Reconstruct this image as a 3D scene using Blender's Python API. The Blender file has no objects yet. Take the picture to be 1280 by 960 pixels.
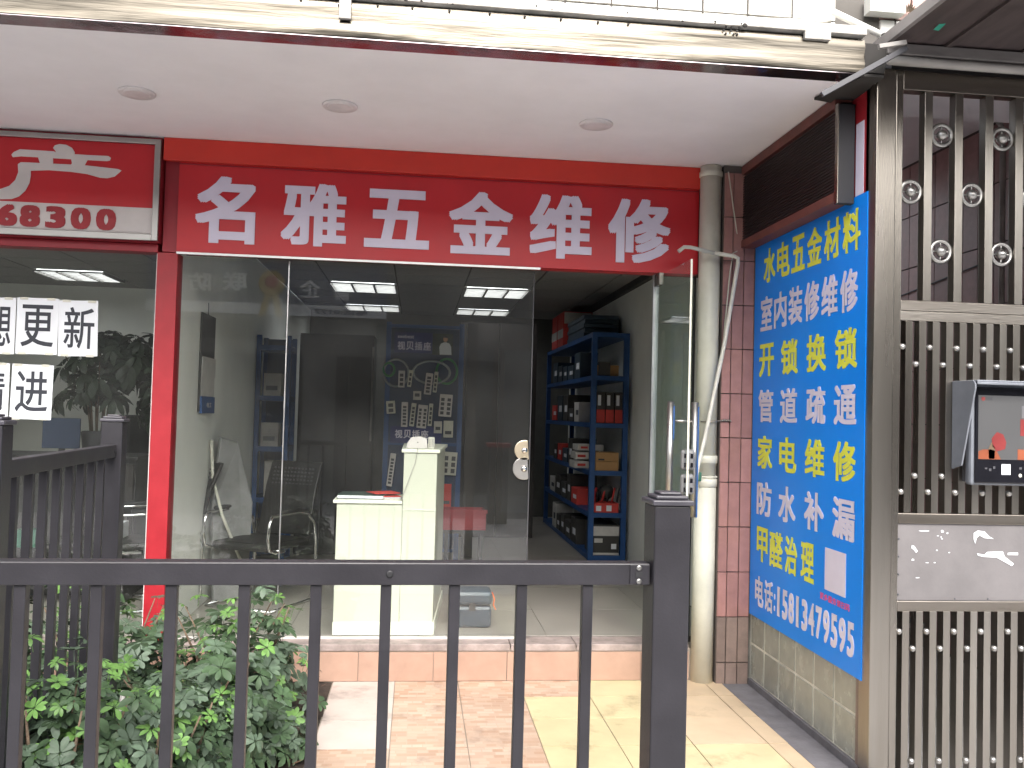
import bpy, bmesh, math, random
from mathutils import Vector, Matrix
random.seed(7)
S = bpy.context.scene
COL = S.collection
# ------------------------------------------------------------------ camera
YAW, PITCH, ROLL = math.radians(6.04), math.radians(1.89), math.radians(1.535)
Fv = Vector((math.sin(YAW)*math.cos(PITCH), math.cos(YAW)*math.cos(PITCH), math.sin(PITCH)))
R0 = Vector((math.cos(YAW), -math.sin(YAW), 0)); U0 = R0.cross(Fv)
Rv = R0*math.cos(ROLL) + U0*math.sin(ROLL); Uv = U0*math.cos(ROLL) - R0*math.sin(ROLL)
cam = bpy.data.cameras.new("camera"); camo = bpy.data.objects.new("camera", cam); COL.objects.link(camo)
cam.sensor_width = 36; cam.lens = 36*1115/1280; cam.clip_start = 0.05; cam.clip_end = 500
camo.matrix_world = Matrix(((Rv.x, Uv.x, -Fv.x, 0), (Rv.y, Uv.y, -Fv.y, 0), (Rv.z, Uv.z, -Fv.z, 1.6), (0, 0, 0, 1)))
S.camera = camo
# ------------------------------------------------------------------ sky, sun, exposure
SUN_EL, SUN_AZ = math.radians(43), math.radians(176)      # azimuth clockwise from +Y
W = bpy.data.worlds.new("World"); S.world = W; W.use_nodes = True
wn = W.node_tree.nodes; wl = W.node_tree.links
sky = wn.new('ShaderNodeTexSky'); sky.sky_type = 'NISHITA'; sky.sun_disc = False
sky.sun_elevation = SUN_EL; sky.sun_rotation = SUN_AZ; sky.dust_density = 6; sky.air_density = 1.2; sky.ozone_density = 1
hs = wn.new('ShaderNodeHueSaturation'); hs.inputs['Saturation'].default_value = 0.32
wl.new(sky.outputs[0], hs.inputs['Color']); wl.new(hs.outputs[0], wn['Background'].inputs[0])
wn['Background'].inputs[1].default_value = 0.15
sun = bpy.data.lights.new("sun", 'SUN'); sun.energy = 0.62; sun.angle = math.radians(30); sun.color = (1, .97, .93)
suno = bpy.data.objects.new("sun", sun); COL.objects.link(suno)
sd = Vector((math.sin(SUN_AZ)*math.cos(SUN_EL), math.cos(SUN_AZ)*math.cos(SUN_EL), math.sin(SUN_EL)))
suno.location = sd*30; suno.rotation_euler = sd.to_track_quat('Z', 'Y').to_euler()
S.view_settings.view_transform = 'Standard'; S.view_settings.look = 'None'
S.view_settings.exposure = 1.6; S.view_settings.gamma = 1
S.cycles.max_bounces = 10; S.cycles.transparent_max_bounces = 16; S.cycles.diffuse_bounces = 5
S.cycles.use_denoising = True; S.cycles.caustics_reflective = False; S.cycles.caustics_refractive = False
# ------------------------------------------------------------------ materials
def rgb(h):                                                # sRGB hex to linear
    v = [int(h[i:i+2], 16)/255 for i in (0, 2, 4)]
    return tuple((c/12.92 if c <= .04045 else ((c+.055)/1.055)**2.4) for c in v)
def mat(name, c, rough=.6, metal=0, var=.12, scale=6, bump=0, bscale=60, c2=None, stretch=(1, 1, 1), spec=.5, objrand=0, coat=0):
    if isinstance(c, str): c = rgb(c)
    if isinstance(c2, str): c2 = rgb(c2)
    m = bpy.data.materials.new(name); m.use_nodes = True
    n = m.node_tree.nodes; l = m.node_tree.links; b = n['Principled BSDF']
    tc = n.new('ShaderNodeTexCoord'); mp = n.new('ShaderNodeMapping'); mp.inputs['Scale'].default_value = stretch
    ge = n.new('ShaderNodeNewGeometry'); l.new(ge.outputs['Position'], mp.inputs[0])
    no = n.new('ShaderNodeTexNoise'); no.inputs['Scale'].default_value = scale; no.inputs['Detail'].default_value = 5
    no.inputs['Roughness'].default_value = .62
    l.new(mp.outputs[0], no.inputs['Vector'])
    cr = n.new('ShaderNodeValToRGB'); cr.color_ramp.elements[0].position = .3; cr.color_ramp.elements[1].position = .7
    lo = c2 if c2 else tuple(x*(1-var*2) for x in c)
    cr.color_ramp.elements[0].color = (*lo, 1)
    cr.color_ramp.elements[1].color = (*(tuple(min(1, x*(1+var*.5)) for x in c)), 1)
    l.new(no.outputs[0], cr.inputs[0]); out = cr.outputs[0]
    if objrand:
        oi = n.new('ShaderNodeObjectInfo'); hv = n.new('ShaderNodeHueSaturation')
        mr = n.new('ShaderNodeMapRange'); mr.inputs[3].default_value = 1-objrand; mr.inputs[4].default_value = 1+objrand
        l.new(oi.outputs['Random'], mr.inputs[0]); l.new(mr.outputs[0], hv.inputs['Value'])
        l.new(out, hv.inputs['Color']); out = hv.outputs[0]
    l.new(out, b.inputs['Base Color'])
    b.inputs['Roughness'].default_value = rough; b.inputs['Metallic'].default_value = metal
    b.inputs['Specular IOR Level'].default_value = spec; b.inputs['Coat Weight'].default_value = coat
    if rough > .15:
        rr = n.new('ShaderNodeMapRange'); rr.inputs[3].default_value = max(.05, rough-.1); rr.inputs[4].default_value = min(1, rough+.12)
        l.new(no.outputs[0], rr.inputs[0]); l.new(rr.outputs[0], b.inputs['Roughness'])
    if bump:
        n2 = n.new('ShaderNodeTexNoise'); n2.inputs['Scale'].default_value = bscale; n2.inputs['Detail'].default_value = 4
        l.new(mp.outputs[0], n2.inputs['Vector'])
        bp = n.new('ShaderNodeBump'); bp.inputs['Strength'].default_value = bump; bp.inputs['Distance'].default_value = .01
        l.new(n2.outputs[0], bp.inputs['Height']); l.new(bp.outputs[0], b.inputs['Normal'])
    m.diffuse_color = (*c, 1)
    return m
def glass(name, tint=(.97, .985, .975), refl=2.4, dirt=.05):
    m = bpy.data.materials.new(name); m.use_nodes = True
    n = m.node_tree.nodes; l = m.node_tree.links; n.remove(n['Principled BSDF'])
    tr = n.new('ShaderNodeBsdfTransparent'); tr.inputs[0].default_value = (*tint, 1)
    gl = n.new('ShaderNodeBsdfGlossy'); gl.inputs['Roughness'].default_value = 0.0
    fr = n.new('ShaderNodeFresnel'); fr.inputs[0].default_value = 1.5
    mu = n.new('ShaderNodeMath'); mu.operation = 'MULTIPLY'; mu.inputs[1].default_value = refl; mu.use_clamp = True
    l.new(fr.outputs[0], mu.inputs[0])
    gb = n.new('ShaderNodeNewGeometry'); iv = n.new('ShaderNodeMath'); iv.operation = 'SUBTRACT'; iv.inputs[0].default_value = 1; l.new(gb.outputs['Backfacing'], iv.inputs[1])
    m3 = n.new('ShaderNodeMath'); m3.operation = 'MULTIPLY'; l.new(mu.outputs[0], m3.inputs[0]); l.new(iv.outputs[0], m3.inputs[1]); mu = m3
    mx = n.new('ShaderNodeMixShader'); l.new(mu.outputs[0], mx.inputs[0]); l.new(tr.outputs[0], mx.inputs[1]); l.new(gl.outputs[0], mx.inputs[2])
    df = n.new('ShaderNodeBsdfDiffuse'); df.inputs[0].default_value = (.5, .5, .48, 1)
    no = n.new('ShaderNodeTexNoise'); no.inputs['Scale'].default_value = 2.5; no.inputs['Detail'].default_value = 6
    ge = n.new('ShaderNodeNewGeometry'); l.new(ge.outputs['Position'], no.inputs['Vector'])
    mr = n.new('ShaderNodeMapRange'); mr.inputs[1].default_value = .35; mr.inputs[2].default_value = .8; mr.inputs[3].default_value = dirt*.4; mr.inputs[4].default_value = dirt*1.6
    l.new(no.outputs[0], mr.inputs[0])
    m2 = n.new('ShaderNodeMixShader'); l.new(mr.outputs[0], m2.inputs[0]); l.new(mx.outputs[0], m2.inputs[1]); l.new(df.outputs[0], m2.inputs[2])
    l.new(m2.outputs[0], n['Material Output'].inputs[0])
    return m
def emis(name, c, st):
    m = mat(name, c, .5, var=.02); b = m.node_tree.nodes['Principled BSDF']
    b.inputs['Emission Color'].default_value = (*c, 1); b.inputs['Emission Strength'].default_value = st
    return m
M = {}
M['soffit'] = mat('soffit_paint', (.86, .83, .87), .7, var=.04, scale=1.8, bump=.05, bscale=30)
M['white_wall'] = mat('interior_wall_paint', (.83, .84, .79), .75, var=.05, scale=2)
M['dim_wall'] = mat('shaded_wall_paint', (.12, .12, .11), .8)  # the dark of the room is put into this wall colour
M['sign_red'] = mat('red_banner_vinyl', (.50, .020, .028), .35, var=.05, scale=3, spec=.4)
M['sign_orange'] = mat('orange_red_vinyl', (.58, .035, .022), .4, var=.06, scale=3)
M['frame_red'] = mat('red_painted_metal', (.33, .013, .022), .42, var=.08, scale=9)
M['dark_red'] = mat('dark_red_vinyl', (.30, .018, .03), .45, var=.1, scale=5)
M['letter_white'] = mat('pale_lavender_letter', (.66, .62, .76), .45, var=.04)
M['sign_white'] = mat('warm_white_vinyl', (.62, .58, .57), .5, var=.05)
M['blue'] = mat('blue_banner_vinyl', (.0, .235, .88), .36, var=.04, scale=2, spec=.35)
M['yellow'] = mat('yellow_letter', (.72, .74, .07), .45, var=.04)
M['pink'] = mat('pink_letter', (.75, .10, .30), .5)
M['steel'] = mat('brushed_stainless', (.33, .308, .278), .27, 1, c2=(.21, .188, .162), scale=2.5, bump=.12, bscale=220, stretch=(1, 1, .06))
M['steel_h'] = mat('brushed_stainless_rail', (.34, .315, .285), .30, 1, c2=(.22, .19, .158), scale=3, bump=.1, bscale=220, stretch=(.06, 1, 1))
M['polish'] = mat('polished_stainless', (.42, .41, .395), .36, 1, var=.05)
M['chrome'] = mat('chrome_tube', (.75, .75, .75), .08, 1, var=.03)
M['panel_grey'] = mat('grey_painted_sheet', (.155, .145, .148), .55, var=.1, scale=5, bump=.05)
M['fascia'] = mat('mirror_steel_fascia', (.20, .178, .145), .32, 1, c2=(.085, .078, .068), scale=2.2, bump=.25, bscale=5, stretch=(.5, 1, 9))
M['fascia_under'] = mat('dull_steel_soffit_lip', (.50, .44, .46), .12, 1, var=.14, scale=4, bump=.15, bscale=7)
M['ledge'] = mat('weathered_white_ledge', (.66, .63, .58), .7, var=.3, scale=5, bump=.3)
M['dirt'] = mat('black_grime_and_shade', (.035, .032, .03), .9)
M['fence'] = mat('dark_grey_powder_coat', (.021, .0195, .0245), .42, var=.16, scale=7, bump=.06, bscale=160)
M['fence_cap'] = mat('worn_grey_powder_coat', (.06, .057, .07), .4, var=.2, scale=9)
M['pvc'] = mat('aged_cream_pvc', (.60, .59, .51), .45, var=.1, scale=4)
M['pvc_white'] = mat('white_pvc', (.62, .60, .54), .45, var=.1, scale=10)
M['white_paint'] = mat('white_paint', (.72, .72, .68), .5, var=.05)
M['tile_pink'] = mat('pinkish_wall_tile', (.33, .17, .155), .34, var=.1, scale=14, objrand=.12)
M['tile_pinkdark'] = mat('greyish_wall_tile', (.21, .155, .135), .42, var=.14, scale=14, objrand=.12)
M['tile_brown'] = mat('brown_hall_tile', (.38, .215, .21), .4, var=.12, scale=10, objrand=.15)
M['grout'] = mat('dark_grout', (.10, .085, .08), .9)
M['tile_white'] = mat('white_facade_tile', (.60, .59, .56), .35, var=.05, scale=9, objrand=.06)
M['tile_rose'] = mat('rose_facade_tile', (.46, .31, .28), .4, var=.08, scale=9, objrand=.1)
M['grout_light'] = mat('grey_grout', (.13, .12, .11), .9)
M['step_tile'] = mat('salmon_step_tile', (.38, .245, .185), .45, var=.08, scale=8, objrand=.05)
M['sill'] = mat('worn_stone_sill', (.33, .27, .25), .6, var=.25, scale=9, bump=.1)
M['floor_in'] = mat('indoor_grey_tile', (.30, .28, .25), .33, var=.08, scale=3, objrand=.05)
M['skirt'] = mat('grey_cement_gutter', (.15, .145, .16), .75, var=.2, scale=8, bump=.3)
M['asphalt'] = mat('asphalt', (.30, .30, .30), .9, var=.25, scale=14, bump=.4)
M['concrete'] = mat('pavement_concrete', (.54, .53, .53), .8, var=.15, scale=5, bump=.2)
M['soil'] = mat('dark_soil', (.045, .032, .024), .95, var=.4, scale=12, bump=1, bscale=30)
M['litter'] = mat('dry_leaf_litter', (.16, .085, .05), .8, var=.4, scale=40, objrand=.3)
M['leaf_dark'] = mat('dark_glossy_leaf', (.050, .088, .042), .55, var=.25, spec=.3, scale=22, objrand=.3)
M['leaf_grey'] = mat('grey_green_leaf', (.082, .122, .080), .52, spec=.35, var=.2, scale=22, objrand=.25)
M['leaf_young'] = mat('young_bright_leaf', (.105, .22, .05), .55, var=.25, scale=22, objrand=.25)
M['leaf_in'] = mat('indoor_plant_leaf', (.028, .05, .026), .45, var=.3, scale=10, objrand=.4)
M['bark'] = mat('shrub_bark', (.17, .12, .08), .85, var=.3, scale=30, bump=.4)
M['wood'] = mat('cut_branch_wood', (.34, .22, .13), .8, var=.25, scale=30)
M['glass'] = glass('shop_glass', dirt=.016)
M['glass_door'] = glass('greenish_door_glass', (.90, .96, .92), 1.6, .07)
M['glass_block'] = mat('frosted_glass_block', (.34, .35, .31), .25, var=.12, scale=6, stretch=(1, 1.5, 1), objrand=.1, bump=.3, bscale=12)
M['mortar'] = mat('block_mortar', (.78, .77, .70), .85, var=.2)
M['vent_frame'] = mat('brown_red_vent_frame', (.15, .045, .038), .55, var=.2, scale=8)
M['vent_slat'] = mat('dark_brown_slat', (.045, .03, .032), .5)
M['vent_end'] = mat('charcoal_vent_end', (.018, .018, .022), .6)
M['black'] = mat('black_plastic', (.02, .02, .022), .45)
M['black_gloss'] = mat('black_gloss', (.012, .012, .016), .12)
M['rubber'] = mat('dark_grey_plastic', (.07, .07, .08), .5)
M['visor'] = mat('grey_blue_visor', (.22, .235, .27), .4, .2)
M['canopy'] = mat('dark_brown_canopy', (.085, .065, .065), .6, var=.25, scale=3, stretch=(5, 1, 1))
M['canopy_edge'] = mat('grey_canopy_edge', (.30, .28, .28), .5, .3)
M['beam'] = mat('weathered_beam', (.20, .185, .18), .6, var=.25, scale=6, stretch=(.3, 1, 1))
M['beam_light'] = mat('pale_beam', (.42, .40, .38), .6, var=.2, scale=6, stretch=(.3, 1, 1))
M['dull_red'] = mat('dull_red_print', (.22, .03, .03), .4)
M['dull_orange'] = mat('dull_orange_print', (.26, .07, .03), .4)
M['dull_buff'] = mat('dull_buff_print', (.16, .11, .07), .4)
M['dull_white'] = mat('dull_white_print', (.15, .15, .16), .4)
M['lock_grey'] = mat('lock_grey_plastic', (.16, .16, .165), .5)
M['tag_green'] = mat('dull_green_tag', (.03, .12, .08), .6)
M['opp_sign_white'] = mat('bright_sign_white', (.88, .88, .90), .5, var=.01)  # plain light paint for the sign opposite, no emission
M['green_cloth'] = mat('green_tape', (.02, .32, .22), .6)
M['counter'] = mat('cream_white_counter', (.55, .565, .475), .4, var=.02, scale=2)
M['counter_side'] = mat('cream_white_counter_trim', (.76, .78, .67), .4, var=.02)
M['paper'] = mat('white_paper', (.72, .74, .78), .6, var=.03)
M['ink'] = mat('black_ink', (.025, .028, .04), .6)
M['ink_blue'] = mat('dark_blue_print', (.02, .03, .16), .5)
M['bluerack'] = mat('blue_rack_steel', (.015, .07, .22), .4, var=.1, scale=8)
M['board'] = mat('dark_blue_board', (.03, .055, .12), .6)
M['cardboard'] = mat('tan_cardboard', (.42, .24, .10), .8, var=.08)
M['red_card'] = mat('red_carton', (.60, .05, .04), .6)
M['white_card'] = mat('white_carton', (.55, .53, .50), .6)
M['black_card'] = mat('black_carton', (.04, .038, .035), .55)
M['brown_dark'] = mat('dark_brown_door', (.022, .017, .015), .5, var=.2, scale=4, stretch=(4, 4, .4))
M['cab_dark'] = mat('charcoal_cabinet', (.028, .027, .028), .5)
M['toolbox'] = mat('slate_blue_plastic', (.024, .045, .068), .4)
M['orange'] = mat('orange_cord', (.7, .16, .05), .6)
M['leather'] = mat('black_leather', (.010, .010, .010), .5, bump=.3, bscale=90)
M['ceil_tile'] = mat('ceiling_tile', (.33, .32, .31), .8, var=.08, scale=30, objrand=.05)
M['ceil_grid'] = mat('ceiling_grid', (.06, .055, .055), .6)
M['lamp'] = emis('lit_diffuser', (.95, .97, 1), 1.8)
M['downlight'] = mat('downlight_lens', (.74, .70, .72), .3)
M['trim'] = mat('aluminium_channel', (.62, .62, .62), .35, .9)
M['plastic_film'] = mat('plastic_film', (.26, .26, .26), .3, var=.15, scale=5)
M['tan_wood'] = mat('tan_wood_cabinet', (.42, .25, .10), .5, var=.2, scale=5, stretch=(6, 6, .5))
M['hose_g'] = mat('green_hose', (.03, .25, .08), .4)
M['hose_w'] = mat('clear_grey_hose', (.30, .34, .36), .25)
M['opp_wall'] = mat('opposite_wall_render', (.24, .23, .22), .8, var=.1)
M['opp_dark'] = mat('opposite_dark_opening', (.03, .03, .032), .6)
M['opp_sign'] = mat('opposite_blue_sign', (.09, .11, .20), .5)
M['gold'] = mat('gold_badge', (.62, .40, .06), .4)
M['badge_red'] = mat('red_badge', (.55, .03, .03), .5)
M['skin'] = mat('printed_skin', (.5, .28, .18), .6)
M['cover_green'] = mat('dark_green_cover', (.03, .06, .045), .4)
M['brass'] = mat('pale_brass', (.72, .62, .46), .3, .8)
def paving(name, base, dark, kind):
    """patterned tile: small mosaic blocks printed in a basket pattern, or a clouded yellow glaze"""
    m = mat(name, base, .42, var=.08, scale=5, objrand=.05)
    n = m.node_tree.nodes; l = m.node_tree.links; b = n['Principled BSDF']
    src = b.inputs['Base Color'].links[0].from_socket
    if kind == 'mosaic':
        ge = n.new('ShaderNodeNewGeometry'); br = n.new('ShaderNodeTexBrick')
        br.inputs['Scale'].default_value = 1; br.inputs['Brick Width'].default_value = .092; br.inputs['Row Height'].default_value = .036
        br.inputs['Mortar Size'].default_value = .0025; br.offset_frequency = 3; br.squash = .55; br.squash_frequency = 2
        br.inputs['Color1'].default_value = (1, .98, .95, 1); br.inputs['Color2'].default_value = (.70, .52, .40, 1); br.inputs['Mortar'].default_value = (.85, .75, .68, 1)
        l.new(ge.outputs['Position'], br.inputs['Vector'])
        mx = n.new('ShaderNodeMix'); mx.data_type = 'RGBA'; mx.blend_type = 'MULTIPLY'; mx.inputs[0].default_value = .8
        l.new(src, mx.inputs[6]); l.new(br.outputs[0], mx.inputs[7]); l.new(mx.outputs[2], b.inputs['Base Color'])
    cur = b.inputs['Base Color'].links[0].from_socket       # footprints of grime with their own ragged shapes
    gg = n.new('ShaderNodeNewGeometry'); ns_ = n.new('ShaderNodeTexNoise'); ns_.inputs['Scale'].default_value = 2.6; ns_.inputs['Detail'].default_value = 8; ns_.inputs['Roughness'].default_value = .68
    l.new(gg.outputs['Position'], ns_.inputs['Vector'])
    rp = n.new('ShaderNodeValToRGB'); rp.color_ramp.elements[0].position = .55; rp.color_ramp.elements[1].position = .74
    rp.color_ramp.elements[0].color = (1, 1, 1, 1); rp.color_ramp.elements[1].color = (.42, .40, .40, 1); l.new(ns_.outputs[0], rp.inputs[0])
    m4 = n.new('ShaderNodeMix'); m4.data_type = 'RGBA'; m4.blend_type = 'MULTIPLY'; m4.inputs[0].default_value = 1
    l.new(cur, m4.inputs[6]); l.new(rp.outputs[0], m4.inputs[7]); l.new(m4.outputs[2], b.inputs['Base Color'])
    return m
M['pave_mosaic'] = paving('mosaic_print_tile', (.49, .385, .31), None, 'mosaic')
M['pave_yellow'] = paving('clouded_yellow_tile', (.53, .45, .27), None, 'cloud')
M['pave_pink'] = paving('pale_pink_tile', (.51, .44, .40), None, 'cloud')
M['pave_orange'] = paving('sandy_orange_tile', (.49, .38, .26), None, 'cloud')
M['pave_grout'] = mat('paving_grout', (.28, .24, .20), .9)
# ------------------------------------------------------------------ geometry helpers
ORG = {}                                                   # object name -> world origin
class B:
    """collects shapes in world coordinates and links them as one mesh object"""
    def __init__(s, X=None): s.bm = bmesh.new(); s.X = X
    def _f(s, vs, X=None):
        X = X or s.X
        if X is not None:
            for v in vs: v.co = X @ v.co
    def box(s, x0, x1, y0, y1, z0, z1, X=None):
        r = bmesh.ops.create_cube(s.bm, size=1)['verts']
        for v in r: v.co = Vector(((x0+x1)/2+v.co.x*(x1-x0), (y0+y1)/2+v.co.y*(y1-y0), (z0+z1)/2+v.co.z*(z1-z0)))
        s._f(r, X); return s
    def bar(s, p, q, w, h):                                # rectangular bar from p to q
        p, q = Vector(p), Vector(q); d = q-p; L = d.length
        r = bmesh.ops.create_cube(s.bm, size=1)['verts']; up = Vector((0, 0, 1)) if abs(d.normalized().z) < .95 else Vector((0, 1, 0))
        x = d.normalized(); y = up.cross(x).normalized(); z = x.cross(y)
        for v in r: v.co = (p+q)/2 + x*v.co.x*L + y*v.co.y*w + z*v.co.z*h
        s._f(r); return s
    def tube(s, pts, r, n=8, caps=True, closed=False):
        pts = [Vector(p) for p in pts]; rings = []; up = None; all_v = []
        rr = r if isinstance(r, (list, tuple)) else [r]*len(pts)
        N = len(pts)
        for i, p in enumerate(pts):
            if closed: t = (pts[(i+1) % N]-pts[i-1]).normalized()
            else: t = (pts[min(i+1, N-1)]-pts[max(i-1, 0)]).normalized()
            if up is None: up = t.orthogonal().normalized()
            up = (up - t*up.dot(t)).normalized(); w = t.cross(up)
            ring = [s.bm.verts.new(p + (up*math.cos(a)+w*math.sin(a))*rr[i]) for a in [2*math.pi*k/n for k in range(n)]]
            rings.append(ring); all_v += ring
        for i in range(N if closed else N-1):
            a, b = rings[i], rings[(i+1) % N]
            for k in range(n): s.bm.faces.new((a[k], a[(k+1) % n], b[(k+1) % n], b[k])).smooth = True
        if caps and not closed: s.bm.faces.new(rings[0][::-1]); s.bm.faces.new(rings[-1])
        s._f(all_v); return s
    def ball(s, c, r, n=10, sc=(1, 1, 1)):
        v = bmesh.ops.create_uvsphere(s.bm, u_segments=n, v_segments=max(5, n//2+1), radius=r)['verts']
        for q in v: q.co = Vector((q.co.x*sc[0], q.co.y*sc[1], q.co.z*sc[2]))+Vector(c)
        for q in v:
            for f in q.link_faces: f.smooth = True
        s._f(v); return s
    def lathe(s, c, prof, n=16, axis='Z'):
        c = Vector(c); rings = []; al = []
        for rad, h in prof:
            ring = []
            for k in range(n):
                a = 2*math.pi*k/n; u, w = math.cos(a)*rad, math.sin(a)*rad
                o = {'Z': (u, w, h), 'Y': (u, h, w), 'X': (h, u, w)}[axis]
                ring.append(s.bm.verts.new(c+Vector(o)))
            rings.append(ring); al += ring
        for a, b in zip(rings, rings[1:]):
            for k in range(n): s.bm.faces.new((a[k], a[(k+1) % n], b[(k+1) % n], b[k])).smooth = True
        s.bm.faces.new(rings[0][::-1]); s.bm.faces.new(rings[-1]); s._f(al); return s
    def prism(s, pts, d):                                  # closed 3D outline pushed along d
        d = Vector(d); a = [s.bm.verts.new(Vector(p)) for p in pts]; b = [s.bm.verts.new(Vector(p)+d) for p in pts]
        s.bm.faces.new(a[::-1]); s.bm.faces.new(b)
        for i in range(len(a)): j = (i+1) % len(a); s.bm.faces.new((a[i], a[j], b[j], b[i]))
        s._f(a+b); return s
    def quad(s, *p):
        v = [s.bm.verts.new(Vector(q)) for q in p]; s.bm.faces.new(v); s._f(v); return s
    def build(s, name, m, parent=None, bevel=0, org=None, **tags):
        bm = s.bm; bmesh.ops.recalc_face_normals(bm, faces=bm.faces)
        lo = Vector([min(v.co[i] for v in bm.verts) for i in range(3)]); hi = Vector([max(v.co[i] for v in bm.verts) for i in range(3)])
        o = Vector(org) if org else Vector(((lo.x+hi.x)/2, (lo.y+hi.y)/2, lo.z))
        for v in bm.verts: v.co -= o
        me = bpy.data.meshes.new(name); bm.to_mesh(me); bm.free(); me.materials.append(M[m] if isinstance(m, str) else m)
        ob = bpy.data.objects.new(name, me); COL.objects.link(ob); ORG[ob.name] = o
        if bevel:
            md = ob.modifiers.new('bevel', 'BEVEL'); md.width = bevel; md.segments = 2; md.limit_method = 'ANGLE'
        place(ob, o, parent)
        for k, v in tags.items(): ob[k] = v
        return ob
def place(ob, o, parent):
    if parent: ob.parent = parent; ob.location = o - ORG[parent.name]
    else: ob.location = o
def thing(name, loc, label, cat, group=None, **k):
    e = bpy.data.objects.new(name, None); e.empty_display_size = .1; COL.objects.link(e); e.location = loc; ORG[e.name] = Vector(loc)
    e['label'] = label; e['category'] = cat
    if group: e['group'] = group
    for a, b in k.items(): e[a] = b
    return e
def tg(o, label, cat, group=None):
    o['label'] = label; o['category'] = cat
    if group: o['group'] = group
    return o
def inst(o, delta, parent=None, m=None, rot=None):
    c = o.copy(); COL.objects.link(c); ORG[c.name] = ORG[o.name]+Vector(delta)
    c.parent = parent if parent is not None else o.parent
    place(c, ORG[c.name], c.parent)
    return c
def boxpart(name, m, parent, x0, x1, y0, y1, z0, z1, bevel=0, **t): return B().box(x0, x1, y0, y1, z0, z1).build(name, m, parent, bevel, **t)
def arc(c, r, a0, a1, n, u, v):
    c, u, v = Vector(c), Vector(u), Vector(v)
    return [c+u*r*math.cos(math.radians(a0+(a1-a0)*i/n))+v*r*math.sin(math.radians(a0+(a1-a0)*i/n)) for i in range(n+1)]
GL = {}
def glyph(ch, bold):
    k = (ch, bold)
    if k not in GL:
        c = bpy.data.curves.new('lettering', 'FONT'); c.body = ch; c.resolution_u = 3; c.extrude = .02
        o = bpy.data.objects.new('lettering', c); COL.objects.link(o)
        me = bpy.data.meshes.new_from_object(o.evaluated_get(bpy.context.evaluated_depsgraph_get()))
        V = [v.co.copy() for v in me.vertices]; P = [tuple(p.vertices) for p in me.polygons]
        bpy.data.objects.remove(o); bpy.data.curves.remove(c); bpy.data.meshes.remove(me)
        if bold:                                            # heavier strokes: the letter repeated with small shifts, each a hair deeper
            VV, PP = [], []; dirs = [(0, 0), (1, 0), (-1, 0), (0, 1), (0, -1), (1, 1), (-1, 1), (1, -1), (-1, -1), (.5, .5), (-.5, .5), (.5, -.5), (-.5, -.5)]
            for q, (dx, dy) in enumerate(dirs):
                n0 = len(VV); VV += [Vector((v.x+dx*bold*1.25, v.y+dy*bold*.95, v.z+(.0001*q if v.z > 0 else 0))) for v in V]; PP += [tuple(i+n0 for i in p) for p in P]
            V, P = VV, PP
        GL[k] = (V, P)
    return GL[k]
def text(name, s, m, parent, p0, ux, uz, w, h, bold=.02, depth=.003, **tags):
    """lettering fitted to the box with lower-left corner p0, width w along ux, height h along uz"""
    if s == '1': p0 = Vector(p0)+Vector(ux)*w*.2; w = w*.5
    V, P = glyph(s, bold); p0, ux, uz = Vector(p0), Vector(ux), Vector(uz); nn = ux.cross(uz)
    xs = [v.x for v in V]; ys = [v.y for v in V]; a, b, c, d = min(xs), max(xs), min(ys), max(ys)
    me = bpy.data.meshes.new(name); o = p0+ux*w/2
    me.from_pydata([p0 + ux*((v.x-a)/(b-a)*w) + uz*((v.y-c)/(d-c)*h) + nn*(depth*(1+(v.z-.02)*300) if v.z > 0 else 0) - o for v in V], [], P)
    me.materials.append(M[m]); ob = bpy.data.objects.new(name, me); COL.objects.link(ob); ORG[ob.name] = o
    place(ob, o, parent)
    for k, v in tags.items(): ob[k] = v
    return ob
XP, YM, XM, ZP = (1, 0, 0), (0, -1, 0), (-1, 0, 0), (0, 0, 1)
def tiles(parent, name, m, us, vs, f, t, gap, bevel=0):
    """grid of separate tiles between the given joint lines; f(u0,u1,v0,v1) -> box bounds"""
    out = []
    cache = {}
    for i in range(len(us)-1):
        for j in range(len(vs)-1):
            mm = m(i, j) if callable(m) else m
            if mm is None: continue
            b = f(us[i]+gap/2, us[i+1]-gap/2, vs[j]+gap/2, vs[j+1]-gap/2)
            k = (mm, *[round(b[q+1]-b[q], 4) for q in (0, 2, 4)])
            c = Vector(((b[0]+b[1])/2, (b[2]+b[3])/2, b[4]))
            if k in cache: o = inst(cache[k], c-ORG[cache[k].name], parent)
            else: o = B().box(*b).build(name, mm, parent, bevel); cache[k] = o
            j1 = [random.uniform(-1, 1)*.0007 for _ in range(3)]; o.location += Vector(j1)
            o.rotation_euler = [random.uniform(-1, 1)*.002 for _ in range(3)]
            out.append(o)
    return out
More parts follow.
